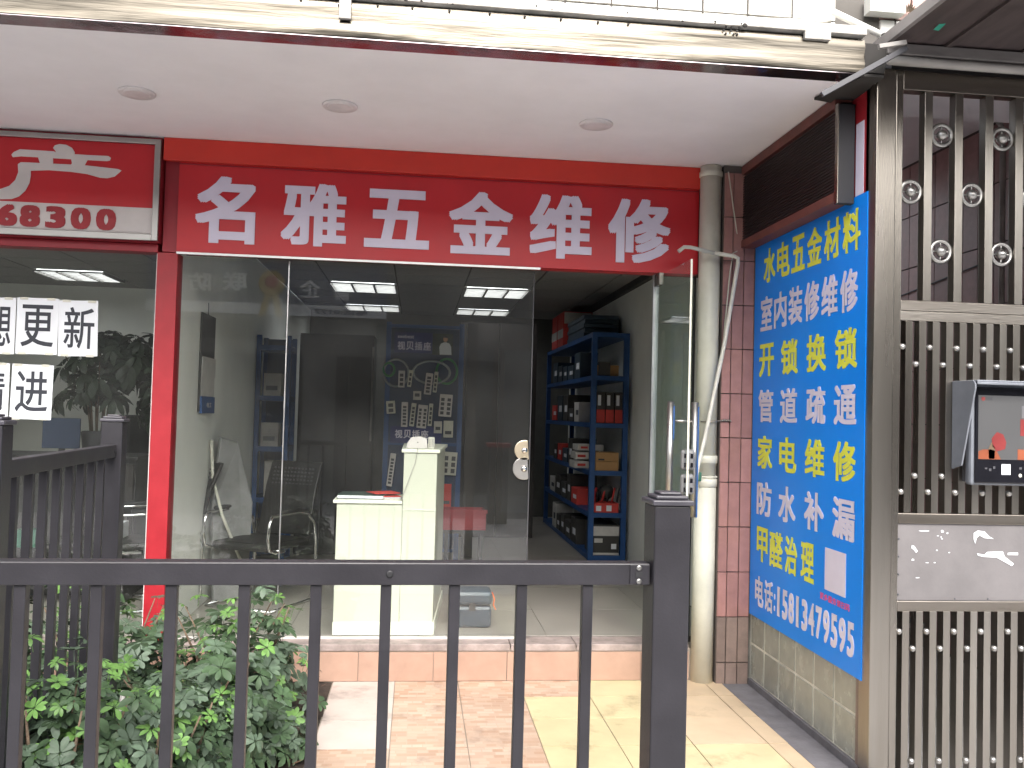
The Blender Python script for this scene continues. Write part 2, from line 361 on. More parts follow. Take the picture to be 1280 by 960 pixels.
# ================================================================== SETTING
g = boxpart('ground', 'asphalt', None, -60, 60, -60, 60, -1.0, -.16, kind='structure')
sw = boxpart('pavement', 'concrete', None, -9, 9, -2.6, 3.3, -.155, -.012, kind='structure')
soil = B(); N = 26
gv = [[soil.bm.verts.new((-4.2+(3.76*i/N), 3.1+2.29*j/N, .0+.04*math.sin(i*1.3+j*.9)*random.random()+random.random()*.02-(.03 if i == N else 0))) for j in range(N+1)] for i in range(N+1)]
for i in range(N):
    for j in range(N): soil.bm.faces.new((gv[i][j], gv[i+1][j], gv[i+1][j+1], gv[i][j+1])).smooth = True
soil.quad((-4.2, 3.1, -.15), (-.44, 3.1, -.15), (-.44, 3.1, .01), (-4.2, 3.1, .01))
soil.build('soil_bed', 'soil', kind='structure')
lit = B()
for k in range(420):
    x, y = random.uniform(-2.6, -.47), random.uniform(3.3, 5.3); a = random.uniform(0, 6.28); L = random.uniform(.015, .04)
    u = Vector((math.cos(a), math.sin(a), random.uniform(-.3, .3)))*L; v = Vector((-math.sin(a), math.cos(a), random.uniform(-.3, .3)))*L*.4; c = Vector((x, y, .035+random.random()*.015))
    lit.quad(c-u, c-v, c+u, c+v)
lit.build('leaf_litter', 'litter', kind='stuff', label='dry fallen leaves scattered on the dark soil under the shrubs')
# tiled platform in front of the shop
plat = boxpart('platform', 'pave_grout', None, -.445, 2.05, 3.05, 5.37, -.15, -.006, kind='structure')
us = [-.44, -.08, .29, .65, 1.03, 1.40, 1.56+.02, 1.90]; us = [-.44, -.08, .29, .65, 1.03, 1.40, 1.78]
vs = [3.15, 3.53, 3.93, 4.31, 4.70, 5.06, 5.365]
def pm(i, j):
    if i == 0: return 'pave_pink' if j >= 3 else 'pave_mosaic'
    if i in (1, 2): return 'pave_mosaic'
    if i == 3: return 'pave_mosaic' if j == 5 else 'pave_yellow'
    if i == 4: return 'pave_yellow'
    return 'pave_orange' if j > 2 else 'pave_yellow'
tiles(plat, 'floor_tile', pm, us, vs, lambda a, b, c, d: (a, b, c, d, -.012, 0), 0, .005)
tiles(plat, 'floor_tile', 'pave_orange', [1.78, 1.885], vs, lambda a, b, c, d: (a, b, c, d, -.012, 0), 0, .005)
boxpart('gutter_strip', 'skirt', plat, 1.888, 2.045, 3.15, 5.30, -.012, -.002)
# step with salmon tiles and worn sill
step = boxpart('step', 'pave_grout', None, -4.2, 2.04, 5.373, 5.53, -.15, .19, kind='structure')
tiles(step, 'step_tile', 'step_tile', [-.735, -.298, .143, .582, 1.014, 1.40, 1.70], [0.0, .172], lambda a, b, c, d: (a, b, 5.362, 5.374, c, d), 0, .004)
tiles(step, 'step_tile', 'step_tile', [-2.93, -2.49, -2.05, -1.61, -1.17, -.735], [0.0, .172], lambda a, b, c, d: (a, b, 5.362, 5.374, c, d), 0, .004)
tiles(step, 'sill_stone', 'sill', [-4.2, -2.6, -1.0, 0.60, 1.0, 1.70], [5.365, 5.56], lambda a, b, c, d: (a, b, c, d, .175, .216), 0, .004, .004)
# interior floors
fl = boxpart('shop_floor', 'grout', None, -1.5, 2.06, 5.53, 12.2, .10, .214, kind='structure')
tiles(fl, 'floor_tile', 'floor_in', [-1.45, -.75, .05, .85, 1.65, 2.04], [5.565, 6.3, 7.1, 7.9, 8.7, 9.5, 10.3, 11.1, 11.95], lambda a, b, c, d: (a, b, c, d, .212, .22), 0, .004)
boxpart('neighbour_floor', 'floor_in', None, -7, -1.56, 5.56, 12.2, .10, .22, kind='structure')
boxpart('hall_floor', 'concrete', None, 2.14, 4.0, 3.3, 9, -.15, -.02, kind='structure')
# ================================================================== SHOP BUILDING
bd = thing('shop_building', (0, 5.5, 0), 'ground floor of a tiled building with a deep white soffit over the hardware shop front', 'building')
sof = boxpart('soffit', 'soffit', bd, -6, 2.14, 3.88, 5.6, 3.17, 3.30)
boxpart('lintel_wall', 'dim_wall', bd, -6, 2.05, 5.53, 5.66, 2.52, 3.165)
boxpart('left_wall', 'white_wall', bd, -1.54, -1.44, 5.56, 12.0, .222, 2.9)
boxpart('right_wall', 'white_wall', bd, 2.055, 2.15, 5.40, 12.0, -.1, 3.165)
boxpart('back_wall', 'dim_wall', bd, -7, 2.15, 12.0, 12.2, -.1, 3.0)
boxpart('neighbour_wall', 'white_wall', bd, -6.2, -6.1, 5.56, 12.0, .222, 2.9)
boxpart('neighbour_back_wall', 'white_wall', bd, -6.1, -1.54, 10.4, 10.5, .222, 2.9)
up = boxpart('upper_wall', 'grout_light', bd, -6, 5, 4.01, 4.6, 3.31, 6.5)
tiles(up, 'wall_tile', 'tile_white', [-2.2+.217*k for k in range(20)], [3.37, 3.50, 3.63, 3.76, 3.89], lambda a, b, c, d: (a, b, 3.995, 4.012, c, d), 0, .010)
tiles(up, 'wall_tile', lambda i, j: 'tile_white' if (i < 3 and j == 0) else 'tile_rose', [2.14+.08*k for k in range(8)], [3.33, 3.53, 3.77], lambda a, b, c, d: (a, b, 3.995, 4.012, c, d), 0, .010)
boxpart('white_block', 'white_paint', bd, 2.06, 2.235, 3.93, 3.993, 3.535, 3.61)
# interior ceilings of separate tiles in a dark grid
for nm, X0, n, label in (('ceiling', -1.44, 6, ''), ('neighbour_ceiling', -5.75, 7, '')):
    xs = [-1.44, -.93, -.24, .45, 1.135, 1.82, 2.05] if nm == 'ceiling' else [-6.1, -5.2, -4.5, -3.8, -3.1, -2.4, -1.54]
    ys = [5.66, 5.9, 6.55, 7.2, 7.85, 8.5, 9.15, 9.8, 10.4] + ([11.05, 11.6, 12.0] if nm == 'ceiling' else [])
    ce = boxpart(nm, 'ceil_grid', bd, xs[0], xs[-1], ys[0], ys[-1], 2.905, 2.96)
    def cm(i, j, nm=nm):
        if nm == 'ceiling' and i in (1, 3) and j == 6: return None
        if nm == 'neighbour_ceiling' and i == 3 and j == 6: return None
        return 'ceil_tile'
    tiles(ce, 'ceiling_tile', cm, xs, ys, lambda a, b, c, d: (a, b, c, d, 2.893, 2.906), 0, .018)
boxpart('cornice', 'brown_dark', bd, 2.0, 2.054, 5.67, 12.0, 2.83, 2.892)
# tile column beside the drainpipe
tc = boxpart('tile_column', 'grout', bd, 1.845, 2.052, 5.30, 5.52, -.1, 3.166)
tiles(tc, 'wall_tile', lambda i, j: 'tile_pink' if j > 1 else 'tile_pinkdark', [1.845, 1.903, 1.976, 2.047], [-.14, .127, .401, .672, .945, 1.216, 1.487, 1.757, 2.03, 2.30, 2.575, 2.845, 3.12],
      lambda a, b, c, d: (a, b, 5.286, 5.302, c, d), 0, .006)
# soffit lip, fascia of mirror steel, ledge and its grime
boxpart('soffit_lip', 'fascia_under', bd, -6, 1.95, 3.775, 3.879, 3.165, 3.178)
fa = B(); K = 60                                            # gently dented sheet
def fz(x): return 3.165
cols = []
for i in range(K+1):
    x = -6+7.95*i/K; d = .006*math.sin(x*3.1)+.004*math.sin(x*7.7+1)
    cols.append([fa.bm.verts.new(Vector(p)) for p in ((x, 3.77, 3.17), (x, 3.765+d, 3.21), (x, 3.772-d, 3.245), (x, 3.762+d*.5, 3.28), (x, 3.77, 3.318))])
for a, b in zip(cols, cols[1:]):
    for q in range(4): fa.bm.faces.new((a[q], b[q], b[q+1], a[q+1])).smooth = True
fa.quad((1.95, 3.77, 3.17), (1.95, 3.88, 3.17), (1.95, 3.88, 3.318), (1.95, 3.77, 3.318))
fa.build('fascia', 'fascia', bd)
boxpart('shadow_gap', 'dirt', bd, -6, 1.93, 3.79, 4.0, 3.3185, 3.331)  # black strip filling the gap, its shade put in as colour
lg = boxpart('ledge', 'ledge', bd, -6, 1.95, 3.745, 4.0, 3.331, 3.372, .004)
sp = B()
for k in range(70):                                         # bolt heads and mould spots on the ledge
    x = -2.2+4.1*random.random(); r = random.uniform(.004, .011)
    sp.ball((x, 3.747, random.choice([3.34, 3.336, 3.35])), r, 6, (1.3, .3, 1))
for x in (-.38, -.36, 1.30, 1.33, 1.36):
    for z in (3.325, 3.31, 3.296): sp.ball((x+random.uniform(-.01, .01), 3.757, z), .006, 6, (1, .6, 1))
for k in range(16): sp.ball((-1.45+.155*k+random.uniform(-.02, .02), 3.762, 3.309+random.uniform(-.003, .003)), .0062, 7, (1, .5, 1))
sp.build('mould_spot', 'dirt', bd, kind='stuff')
boxpart('patch_plate', 'ledge', bd, 1.66, 1.78, 3.742, 3.765, 3.295, 3.36, .003)
boxpart('hanger_plate', 'beam_light', bd, -.375, -.325, 3.742, 3.762, 3.235, 3.34, .003)
for x, z0 in ((.62, 3.44), (1.16, 3.43), (-.2, 3.45)):     # hairline cables fixed along the wall
    pass
cb = B(); cb.tube([(-3, 3.96, 3.40), (-1, 3.97, 3.395), (.4, 3.96, 3.412), (1.2, 3.97, 3.40), (1.9, 3.95, 3.43)], .006, 6)
tg(cb.build('cable', 'pvc_white'), 'thin pale cable running along the white ledge above the steel fascia', 'cable')
cb = B(); cb.tube([(-3, 3.975, 3.44), (0, 3.98, 3.43), (1.1, 3.97, 3.455), (1.87, 3.94, 3.47)], .009, 6)
tg(cb.build('cable', 'pvc_white'), 'upper of two pale cables lying against the white wall tiles, just above its thinner twin', 'cable')
tg(B().tube([(1.86, 3.90, 3.50), (2.075, 3.86, 3.39)], .016, 8).build('conduit', 'white_paint'), 'short white conduit slanting down to the corner above the end of the steel fascia', 'pipe')
tg(B().tube([(2.075, 3.84, 3.385), (2.09, 3.83, 3.35), (2.07, 3.82, 3.31)], .012, 6).build('wire_bundle', 'dirt'), 'tangle of dark wire hanging at the corner between fascia and gate canopy', 'wire')
# broken dark board and slanting bars at the corner above the vent box
db = B().prism([(1.86, 4.08, 3.150), (2.05, 4.13, 3.150), (2.05, 3.78, 3.158), (1.955, 3.78, 3.158)], (0, 0, .012)).prism([(1.953, 3.78, 3.178), (2.05, 3.78, 3.178), (2.08, 3.78, 3.31), (1.953, 3.78, 3.31)], (0, .08, 0))
tg(db.build('corner_board', 'dirt'), 'dark broken board under the corner where the white soffit meets the steel gate', 'board')
tg(B().bar((1.75, 3.76, 3.055), (2.11, 3.70, 3.265), .02, .022).build('slanting_bar', 'rubber'), 'grey metal bar slanting up to the right across the corner below the canopy', 'bar')
tg(B().bar((1.98, 3.70, 3.262), (2.10, 3.69, 3.285), .02, .018).build('bracket_bar', 'beam_light'), 'short pale metal bar lying level at the top of the slanting grey bar', 'bar')
# soffit downlights
dl = None
for i, (x, y) in enumerate(((-1.452, 4.632), (-.442, 4.641), (.913, 4.68))):
    t = thing('downlight', (x, y, 3.17), ['leftmost of the three unlit soffit downlights, nearest the left sign', 'middle one of the three unlit round downlights in the soffit', 'rightmost unlit round downlight in the soffit, toward the drainpipe'][i], 'downlight', 'round downlights in the soffit')
    B().lathe((x, y, 3.158), [(.062, .004), (.086, 0), (.09, .004), (.09, .0115)], 28).build('trim_ring', 'downlight', t)
    B().lathe((x, y, 3.1565), [(.058, .001), (.066, .005), (.066, .006)], 28).build('lens', 'downlight', t)
# ================================================================== RED FRAME + MAIN SIGN
fr = thing('shopfront_frame', (-1.49, 5.48, 0), 'red painted metal post and beam between the two shop fronts', 'frame')
boxpart('post', 'frame_red', fr, -1.552, -1.435, 5.44, 5.56, .0, 2.497, .003)
boxpart('edge_bead', 'sign_white', fr, -1.560, -1.5525, 5.455, 5.47, .0, 2.49)
boxpart('beam', 'dark_red', fr, -6, -1.553, 5.45, 5.56, 2.498, 2.545, .003)
sg = thing('shop_sign', (0, 5.42, 2.5), 'wide red shop sign with six large white characters and an orange red top band', 'sign')
boxpart('panel', 'sign_red', sg, -1.44, 1.725, 5.42, 5.53, 2.502, 3.165)
boxpart('return_panel', 'dark_red', sg, -1.525, -1.441, 5.44, 5.53, 2.502, 3.165)
boxpart('top_band', 'sign_orange', sg, -1.525, 1.722, 5.385, 5.4185, 3.035, 3.168, .002)
boxpart('shade_line', 'dark_red', sg, -1.44, 1.735, 5.4165, 5.42, 3.022, 3.028)  # dark red strip paints the shade line below the top band
boxpart('bottom_trim', 'trim', sg, -1.435, .73, 5.405, 5.425, 2.487, 2.4995)
for ch, x0, x1, z0, z1 in (('名', -1.339, -.992, 2.563, 2.962), ('雅', -.841, -.456, 2.570, 2.948), ('五', -.348, .043, 2.580, 2.936), ('金', .159, .552, 2.566, 2.951), ('维', .656, 1.046, 2.563, 2.958), ('修', 1.148, 1.545, 2.556, 2.959)):
    text('character', ch, 'letter_white', sg, (x0, 5.4195, z0), XP, ZP, x1-x0, z1-z0, .027, .004)
# ================================================================== NEIGHBOUR SIGN
ns = thing('neighbour_sign', (-2.4, 5.38, 2.54), 'steel framed red and white sign with a large brush character over the number 68300', 'sign')
boxpart('box_body', 'dark_red', ns, -4.2, -1.537, 5.40, 5.53, 2.548, 3.166)
boxpart('red_face', 'sign_red', ns, -4.17, -1.572, 5.392, 5.3995, 2.746, 3.12)
boxpart('white_band', 'sign_white', ns, -4.17, -1.572, 5.392, 5.3995, 2.585, 2.7455)
ff = B().box(-4.2, -1.537, 5.372, 5.392, 3.12, 3.15).box(-4.2, -1.573, 5.372, 5.392, 2.552, 2.59)
ff.box(-1.572, -1.537, 5.371, 5.393, 2.553, 3.149); ff.build('metal_frame', 'polish', ns, .003)
def outline(pts, name, m, parent, y, px2w, d=.004):
    b = B(); vs_ = [b.bm.verts.new(Vector((px2w(p)[0], y, px2w(p)[1]))) for p in pts]
    f = b.bm.faces.new(vs_); r = bmesh.ops.extrude_face_region(b.bm, geom=[f])
    for v in r['geom']:
        if isinstance(v, bmesh.types.BMVert): v.co.y -= d
    bmesh.ops.triangulate(b.bm, faces=b.bm.faces[:])
    return b.build(name, m, parent)
# brush style character built as four overlapping strokes, sizes in metres from the sign's right edge
def sw_(p): return (-1.572-(1022-p[0])*.00082, 3.12-(p[1]-88-(p[0])*.046)*.000895)
strokes = [[(45, 205), (60, 188), (100, 170), (330, 182), (345, 192), (545, 204), (700, 210), (718, 222), (712, 240), (690, 244), (470, 234), (230, 222), (110, 216), (55, 222)],
           [(322, 160), (335, 142), (365, 134), (410, 138), (450, 158), (470, 186), (470, 205), (345, 200), (340, 180)],
           [(222, 215), (325, 222), (328, 262), (240, 262)], [(448, 232), (560, 238), (535, 285), (440, 280), (455, 260)],
           [(92, 268), (110, 255), (160, 256), (540, 272), (770, 296), (795, 306), (750, 345), (700, 357), (650, 354), (560, 330), (450, 316), (300, 306), (180, 310), (182, 340), (175, 390), (150, 440), (110, 478), (60, 495), (-60, 497), (-130, 470), (-120, 440), (-20, 430), (40, 410), (80, 370), (97, 320)]]
b = B()
for q, st in enumerate(strokes):
    vv = [b.bm.verts.new(Vector((sw_(p)[0], 5.3915-q*.0004, sw_(p)[1]))) for p in st]; f = b.bm.faces.new(vv)
    r = bmesh.ops.extrude_face_region(b.bm, geom=[f])
    for v in r['geom']:
        if isinstance(v, bmesh.types.BMVert): v.co.y -= .002
bmesh.ops.triangulate(b.bm, faces=b.bm.faces[:])
b.build('character', 'sign_white', ns)
for ch, x in (('0', -1.834), ('0', -1.975), ('3', -2.115), ('8', -2.256), ('6', -2.382)):
    text('digit', ch, 'frame_red', ns, (x-.056, 5.3915, 2.602), XP, ZP, .112, .127, .045, .003)
# ================================================================== GLAZING
wd = thing('shop_window', (-.35, 5.5, .22), 'frameless glass shop front under the red sign with two tall panes and a seam', 'window')
boxpart('glass_pane', 'glass', wd, -1.434, -.798, 5.495, 5.505, .222, 2.485)
boxpart('glass_pane', 'glass', wd, -.791, .700, 5.495, 5.505, .222, 2.485)
boxpart('seam_strip', 'trim', wd, -.7975, -.7915, 5.489, 5.511, .222, 2.485)
boxpart('bottom_track', 'white_card', wd, -1.434, .700, 5.485, 5.494, .217, .232)
boxpart('pane_edge', 'rubber', wd, .7005, .705, 5.494, 5.506, .222, 2.485)
for z, m, r in ((1.375, 'brass', .062), (1.262, 'polish', .070)):    # round lock plates cut straight at the pane edge
    pts = [Vector((.698, 5.492, z-r*.86))]+arc((.668, 5.492, z), r, -60, -300, 20, XP, ZP)
    pts = [p for p in pts if p.x <= .699]
    o = B().prism(pts, (0, -.014, 0)).build('lock_plate', m, wd, .003)
    B().lathe((.668, 5.478, z), [(.02, 0), (.02, -.004), (.012, -.012), (.003, -.013)], 14, 'Y').build('lock_cylinder', 'chrome', o)
nw = thing('neighbour_window', (-2.8, 5.5, .22), 'large glass window of the shop on the left under the framed sign', 'window')
boxpart('glass_pane', 'glass', nw, -4.4, -1.561, 5.495, 5.505, .222, 2.497)
boxpart('glass_pane', 'glass', nw, -6, -4.405, 5.495, 5.505, .222, 2.497)
sl = thing('side_light', (1.6, 5.5, .22), 'narrow fixed glass panel behind the open glass door by the drainpipe', 'window')
boxpart('glass_pane', 'glass_door', sl, 1.50, 1.73, 5.495, 5.505, .222, 2.50)
boxpart('jamb', 'trim', sl, 1.462, 1.498, 5.485, 5.515, .222, 2.50)
boxpart('edge_strip', 'black', sl, 1.7305, 1.737, 5.48, 5.52, .222, 2.50)
gd = thing('glass_door', (1.48, 5.47, .25), 'frameless greenish glass door standing open toward the street, hinged beside the drainpipe', 'door')
boxpart('glass_pane', 'glass_door', gd, 1.474, 1.484, 4.755, 5.475, .262, 2.475)
boxpart('pane_edge', 'pvc', gd, 1.4735, 1.4845, 4.7525, 4.7545, .262, 2.475)
boxpart('patch_fitting', 'steel', gd, 1.464, 1.494, 5.36, 5.476, 2.42, 2.495, .003)
boxpart('patch_fitting', 'steel', gd, 1.464, 1.494, 5.36, 5.476, .235, .30, .003)
for x in (1.405, 1.545):
    h = B().tube([(x, 4.85, 1.05), (x, 4.85, 1.69)], .0195, 14).build('handle', 'polish', gd)
    boxpart('blue_wrap', 'bluerack', h, x+.012, x+.0205, 4.836, 4.862, 1.48 if x < 1.5 else 1.05, 1.665)
B().tube([(1.42, 4.85, 1.583), (1.53, 4.85, 1.583)], .008, 10).build('handle_spacer', 'polish', gd)
B().tube([(1.42, 4.85, 1.13), (1.53, 4.85, 1.13)], .008, 10).build('handle_spacer', 'polish', gd)
lk = thing('door_lock', (1.49, 4.83, 1.15), 'pair of chunky black plastic shackle locks hanging at the handles of the open glass door', 'lock')
for z in (1.37, 1.235):
    o = B().box(1.455, 1.535, 4.79, 4.825, z-.058, z+.058).build('lock_case', 'lock_grey', lk, .018)
    for dx in (-.018, .018):
        for dz in (-.028, .022): boxpart('slot', 'black_gloss', o, 1.495+dx-.007, 1.495+dx+.007, 4.7865, 4.7905, z+dz-.012, z+dz+.012)
# ================================================================== DRAIN PIPES
dp = thing('drainpipe', (1.778, 5.352, 0), 'thick cream plastic drainpipe running from the platform up to the soffit', 'pipe')
B().tube([(1.778, 5.352, -.005), (1.778, 5.352, 1.24)], .068, 24).build('lower_pipe', 'pvc', dp)
B().tube([(1.778, 5.352, 1.24), (1.778, 5.352, 3.166)], .066, 24).build('upper_pipe', 'pvc', dp)
for z, h, r in ((1.18, .055, .073), (1.325, .05, .072), (1.238, .012, .075), (3.10, .035, .072)):
    B().lathe((1.778, 5.352, z), [(.066, 0), (r, .004), (r, h-.004), (.066, h)], 24).build('pipe_collar', 'pvc', dp)
ws = B().tube([(1.72, 5.29, 1.58), (1.778, 5.272, 1.583), (1.85, 5.28, 1.59), (1.90, 5.284, 1.592)], .004, 6)
for k in range(5): ws.ball((1.855+.012*k, 5.277, 1.59+.003*(k % 2)), .008, 6)
ws.build('wire_tie', 'steel', dp)
boxpart('green_tag', 'tag_green', dp, 1.69, 1.725, 5.255, 5.27, 1.22, 1.275, .006)
ap = thing('condensate_pipe', (1.75, 5.15, 1.2), 'thin white plastic pipe bent like a hook in front of the thick drainpipe', 'pipe')
B().tube([(1.535, 5.20, 2.600), (1.57, 5.20, 2.628), (1.61, 5.20, 2.628), (1.76, 5.20, 2.60)], .012, 8).build('hook_end', 'pvc_white', ap)
B().tube([(1.755, 5.20, 2.60), (1.88, 5.2, 2.588), (1.905, 5.2, 2.575), (1.905, 5.20, 2.54), (1.83, 5.2, 2.05), (1.72, 5.19, 1.50), (1.672, 5.18, 1.30), (1.665, 5.18, 1.22)], .0125, 8).build('long_run', 'pvc_white', ap)
tg(B().tube([(1.835, 5.20, 3.10), (1.94, 5.30, 2.70), (1.95, 5.30, 2.645), (1.90, 5.27, 2.62), (1.875, 5.25, 2.50), (1.83, 5.21, 2.1)], .004, 5).build('thin_wire', 'pvc'), 'thin wire looping down beside the bent white pipe', 'wire')
# ================================================================== GLASS BLOCK SIDE WALL, BLUE SIGN
gw = thing('glass_block_wall', (2.1, 4.6, 0), 'low side wall of frosted glass blocks below the blue sign', 'wall')
boxpart('wall_core', 'mortar', gw, 2.0655, 2.135, 3.9, 5.385, -.02, 3.165)
boxpart('kerb', 'skirt', gw, 2.046, 2.0650, 3.9, 5.284, -.13, .035)
boxpart('end_pillar', 'tile_pinkdark', gw, 2.052, 2.0650, 3.90, 3.965, .037, 3.16)
GY = [3.972, 4.197, 4.422, 4.647, 4.862, 5.075, 5.283]
cache = {}
for i in range(6):
    for j in range(2):
        y0, y1, z0, z1 = GY[i]+.008, GY[i+1]-.008, .045+j*.208, .045+j*.208+.194
        b = B().box(2.0605, 2.0650, y0, y1, z0, z1)
        b.build('glass_block', 'glass_block', gw, .002)
        
bs = thing('blue_sign', (2.05, 4.6, .43), 'tall blue banner listing repair services in yellow and white characters on the side wall', 'sign')
boxpart('panel', 'blue', bs, 2.042, 2.055, 3.90, 5.27, .428, 2.672)
def row(s, m, ys, z0, z1, nm='character', bold=.022):
    for ch, (a, b_) in zip(s, ys): text(nm, ch, m, bs, (2.0418, a, z0), YM, ZP, a-b_, z1-z0, bold, .0015)
def spread(a, b_, n, f=.86):
    p = (a-b_)/(n-1+f); return [(a-p*k, a-p*k-p*f) for k in range(n)]
C4 = [(5.176, 4.957), (4.855, 4.63), (4.52, 4.295), (4.20, 3.975)]
row('水电五金材料', 'yellow', spread(5.13, 3.962, 6), 2.415, 2.615)
row('室内装修维修', 'letter_white', spread(5.165, 3.977, 6), 2.130, 2.335)
row('开锁换锁', 'yellow', C4, 1.858, 2.052)
row('管道疏通', 'letter_white', C4, 1.588, 1.780)
row('家电维修', 'yellow', C4, 1.315, 1.508)
row('防水补漏', 'letter_white', C4, 1.040, 1.237)
row('甲醛治理', 'yellow', [(5.163, 5.0), (4.97, 4.79), (4.757, 4.60), (4.55, 4.395)], .768, .970)
row('电话', 'letter_white', [(5.177, 5.052), (5.035, 4.915)], .502, .677)
row(':', 'letter_white', [(4.895, 4.880)], .525, .62, 'colon')
row('15813479595', 'letter_white', spread(4.862, 3.966, 11, .80), .508, .670, 'digit', .03)
boxpart('white_square', 'letter_white', bs, 2.0405, 2.0419, 4.056, 4.272, .770, .977)
for k, ch in enumerate('更多服务请扫码'):
    text('small_character', ch, 'pink', bs, (2.0418, 4.322-k*.0448, .714), YM, ZP, .04, .032, .02, .001)
tg(boxpart('old_sign_strip', 'frame_red', None, 2.046, 2.0515, 3.90, 4.10, 2.674, 3.15), 'narrow strip of an older red and white sign between vent box and gate post', 'sign')
os_ = [o for o in bpy.data.objects if o.name == 'old_sign_strip'][0]
boxpart('white_patch', 'letter_white', os_, 2.0440, 2.0459, 3.945, 4.02, 2.674, 3.02)
# vent box
vb = thing('vent_box', (2.0, 4.6, 2.67), 'dark brown louvred vent box with red brown frame fixed above the blue sign', 'vent')
boxpart('back_box', 'vent_slat', vb, 1.985, 2.040, 4.06, 5.36, 2.70, 3.14)
boxpart('bottom_frame', 'vent_frame', vb, 1.955, 2.040, 4.06, 5.37, 2.655, 2.7)
boxpart('top_frame', 'vent_frame', vb, 1.955, 2.040, 4.06, 5.37, 3.11, 3.164)
boxpart('end_plate', 'vent_end', vb, 1.957, 2.040, 4.022, 4.058, 2.64, 3.12, .003)
boxpart('end_flange', 'steel', vb, 1.953, 1.957, 4.02, 4.05, 2.64, 3.12)
sl0 = None
for k in range(26):
    z = 2.712+k*.0152
    if sl0 is None: sl0 = B().prism([(1.984, 4.06, z), (1.962, 4.06, z-.002), (1.962, 4.06, z+.003), (1.984, 4.06, z+.009)], (0, 1.30, 0)).build('slat', 'vent_slat', vb)
    else: inst(sl0, (0, 0, k*.0152), vb)
# ================================================================== STEEL GATE
gt = thing('steel_gate', (2.6, 3.85, -.13), 'brushed stainless steel gate with rings above, studded bars and a grey middle panel', 'gate')
boxpart('wide_post', 'steel', gt, 2.046, 2.140, 3.832, 3.93, -.15, 3.225, .004)
boxpart('stile', 'steel', gt, 2.1435, 2.178, 3.84, 3.90, -.13, 3.225, .003)
boxpart('top_rail', 'steel_h', gt, 2.1785, 3.42, 3.842, 3.898, 3.135, 3.225, .003)
boxpart('upper_mid_rail', 'steel_h', gt, 2.1785, 3.42, 3.842, 3.898, 2.118, 2.165, .003)
boxpart('upper_mid_rail', 'steel_h', gt, 2.1785, 3.42, 3.844, 3.898, 2.072, 2.1165, .003)
boxpart('lower_mid_rail', 'steel_h', gt, 2.1785, 3.42, 3.842, 3.898, 1.150, 1.196, .003)
boxpart('lower_mid_rail', 'steel_h', gt, 2.1785, 3.42, 3.842, 3.898, .755, .802, .003)
boxpart('bottom_rail', 'steel_h', gt, 2.1785, 3.42, 3.842, 3.898, -.13, -.08, .003)
pn = boxpart('sheet_panel', 'panel_grey', gt, 2.1785, 3.42, 3.852, 3.885, .803, 1.149)
b = B()
for x in (2.187, ):
    for z in (1.08, 1.0, .92, .83): b.ball((x, 3.85, z), .005, 7, (1, .5, 1))
for x in (2.46, 2.62): b.ball((x, 3.85, .812), .004, 7, (1, .5, 1))
b.build('screw', 'rubber', pn)
random.seed(3)
def smear(b, pts, y=3.8505):
    vs_ = [b.bm.verts.new(Vector((x, y, z))) for x, z in pts]; f = b.bm.faces.new(vs_); r = bmesh.ops.extrude_face_region(b.bm, geom=[f])
    for v in r['geom']:
        if isinstance(v, bmesh.types.BMVert): v.co.y -= .0012
def blob(b, cx, cz, rx, rz, n=9):
    smear(b, [(cx+rx*math.cos(6.283*k/n)*random.uniform(.5, 1.1), cz+rz*math.sin(6.283*k/n)*random.uniform(.5, 1.1)) for k in range(n)])
b = B()
smear(b, [(2.548, 1.110), (2.568, 1.122), (2.60, 1.118), (2.625, 1.095), (2.645, 1.085), (2.60, 1.088), (2.575, 1.100), (2.562, 1.088), (2.556, 1.062), (2.548, 1.082)])
smear(b, [(2.565, 1.018), (2.60, 1.012), (2.615, 1.025), (2.69, 1.028), (2.70, 1.005), (2.745, .972), (2.735, .962), (2.69, .985), (2.66, 1.0), (2.60, 1.002), (2.57, 1.008)])
smear(b, [(2.715, 1.022), (2.765, 1.024), (2.765, 1.012), (2.715, 1.012)])
smear(b, [(2.250, 1.052), (2.262, 1.048), (2.278, 1.025), (2.270, 1.018), (2.258, 1.032), (2.248, 1.038)])
blob(b, 2.256, .986, .008, .006)
for cx, cz, rx, rz in ((2.31, 1.117, .03, .003), (2.395, 1.117, .008, .007), (2.42, 1.108, .005, .004), (2.375, 1.095, .006, .003), (2.39, 1.09, .004, .003), (2.37, 1.03, .005, .004), (2.43, 1.02, .006, .003), (2.36, .974, .006, .003), (2.325, .973, .01, .002), (2.28, .905, .012, .002), (2.395, 1.082, .005, .003)):
    blob(b, cx, cz, rx, rz)
b.build('paper_remnant', 'paper', pn, kind='stuff')
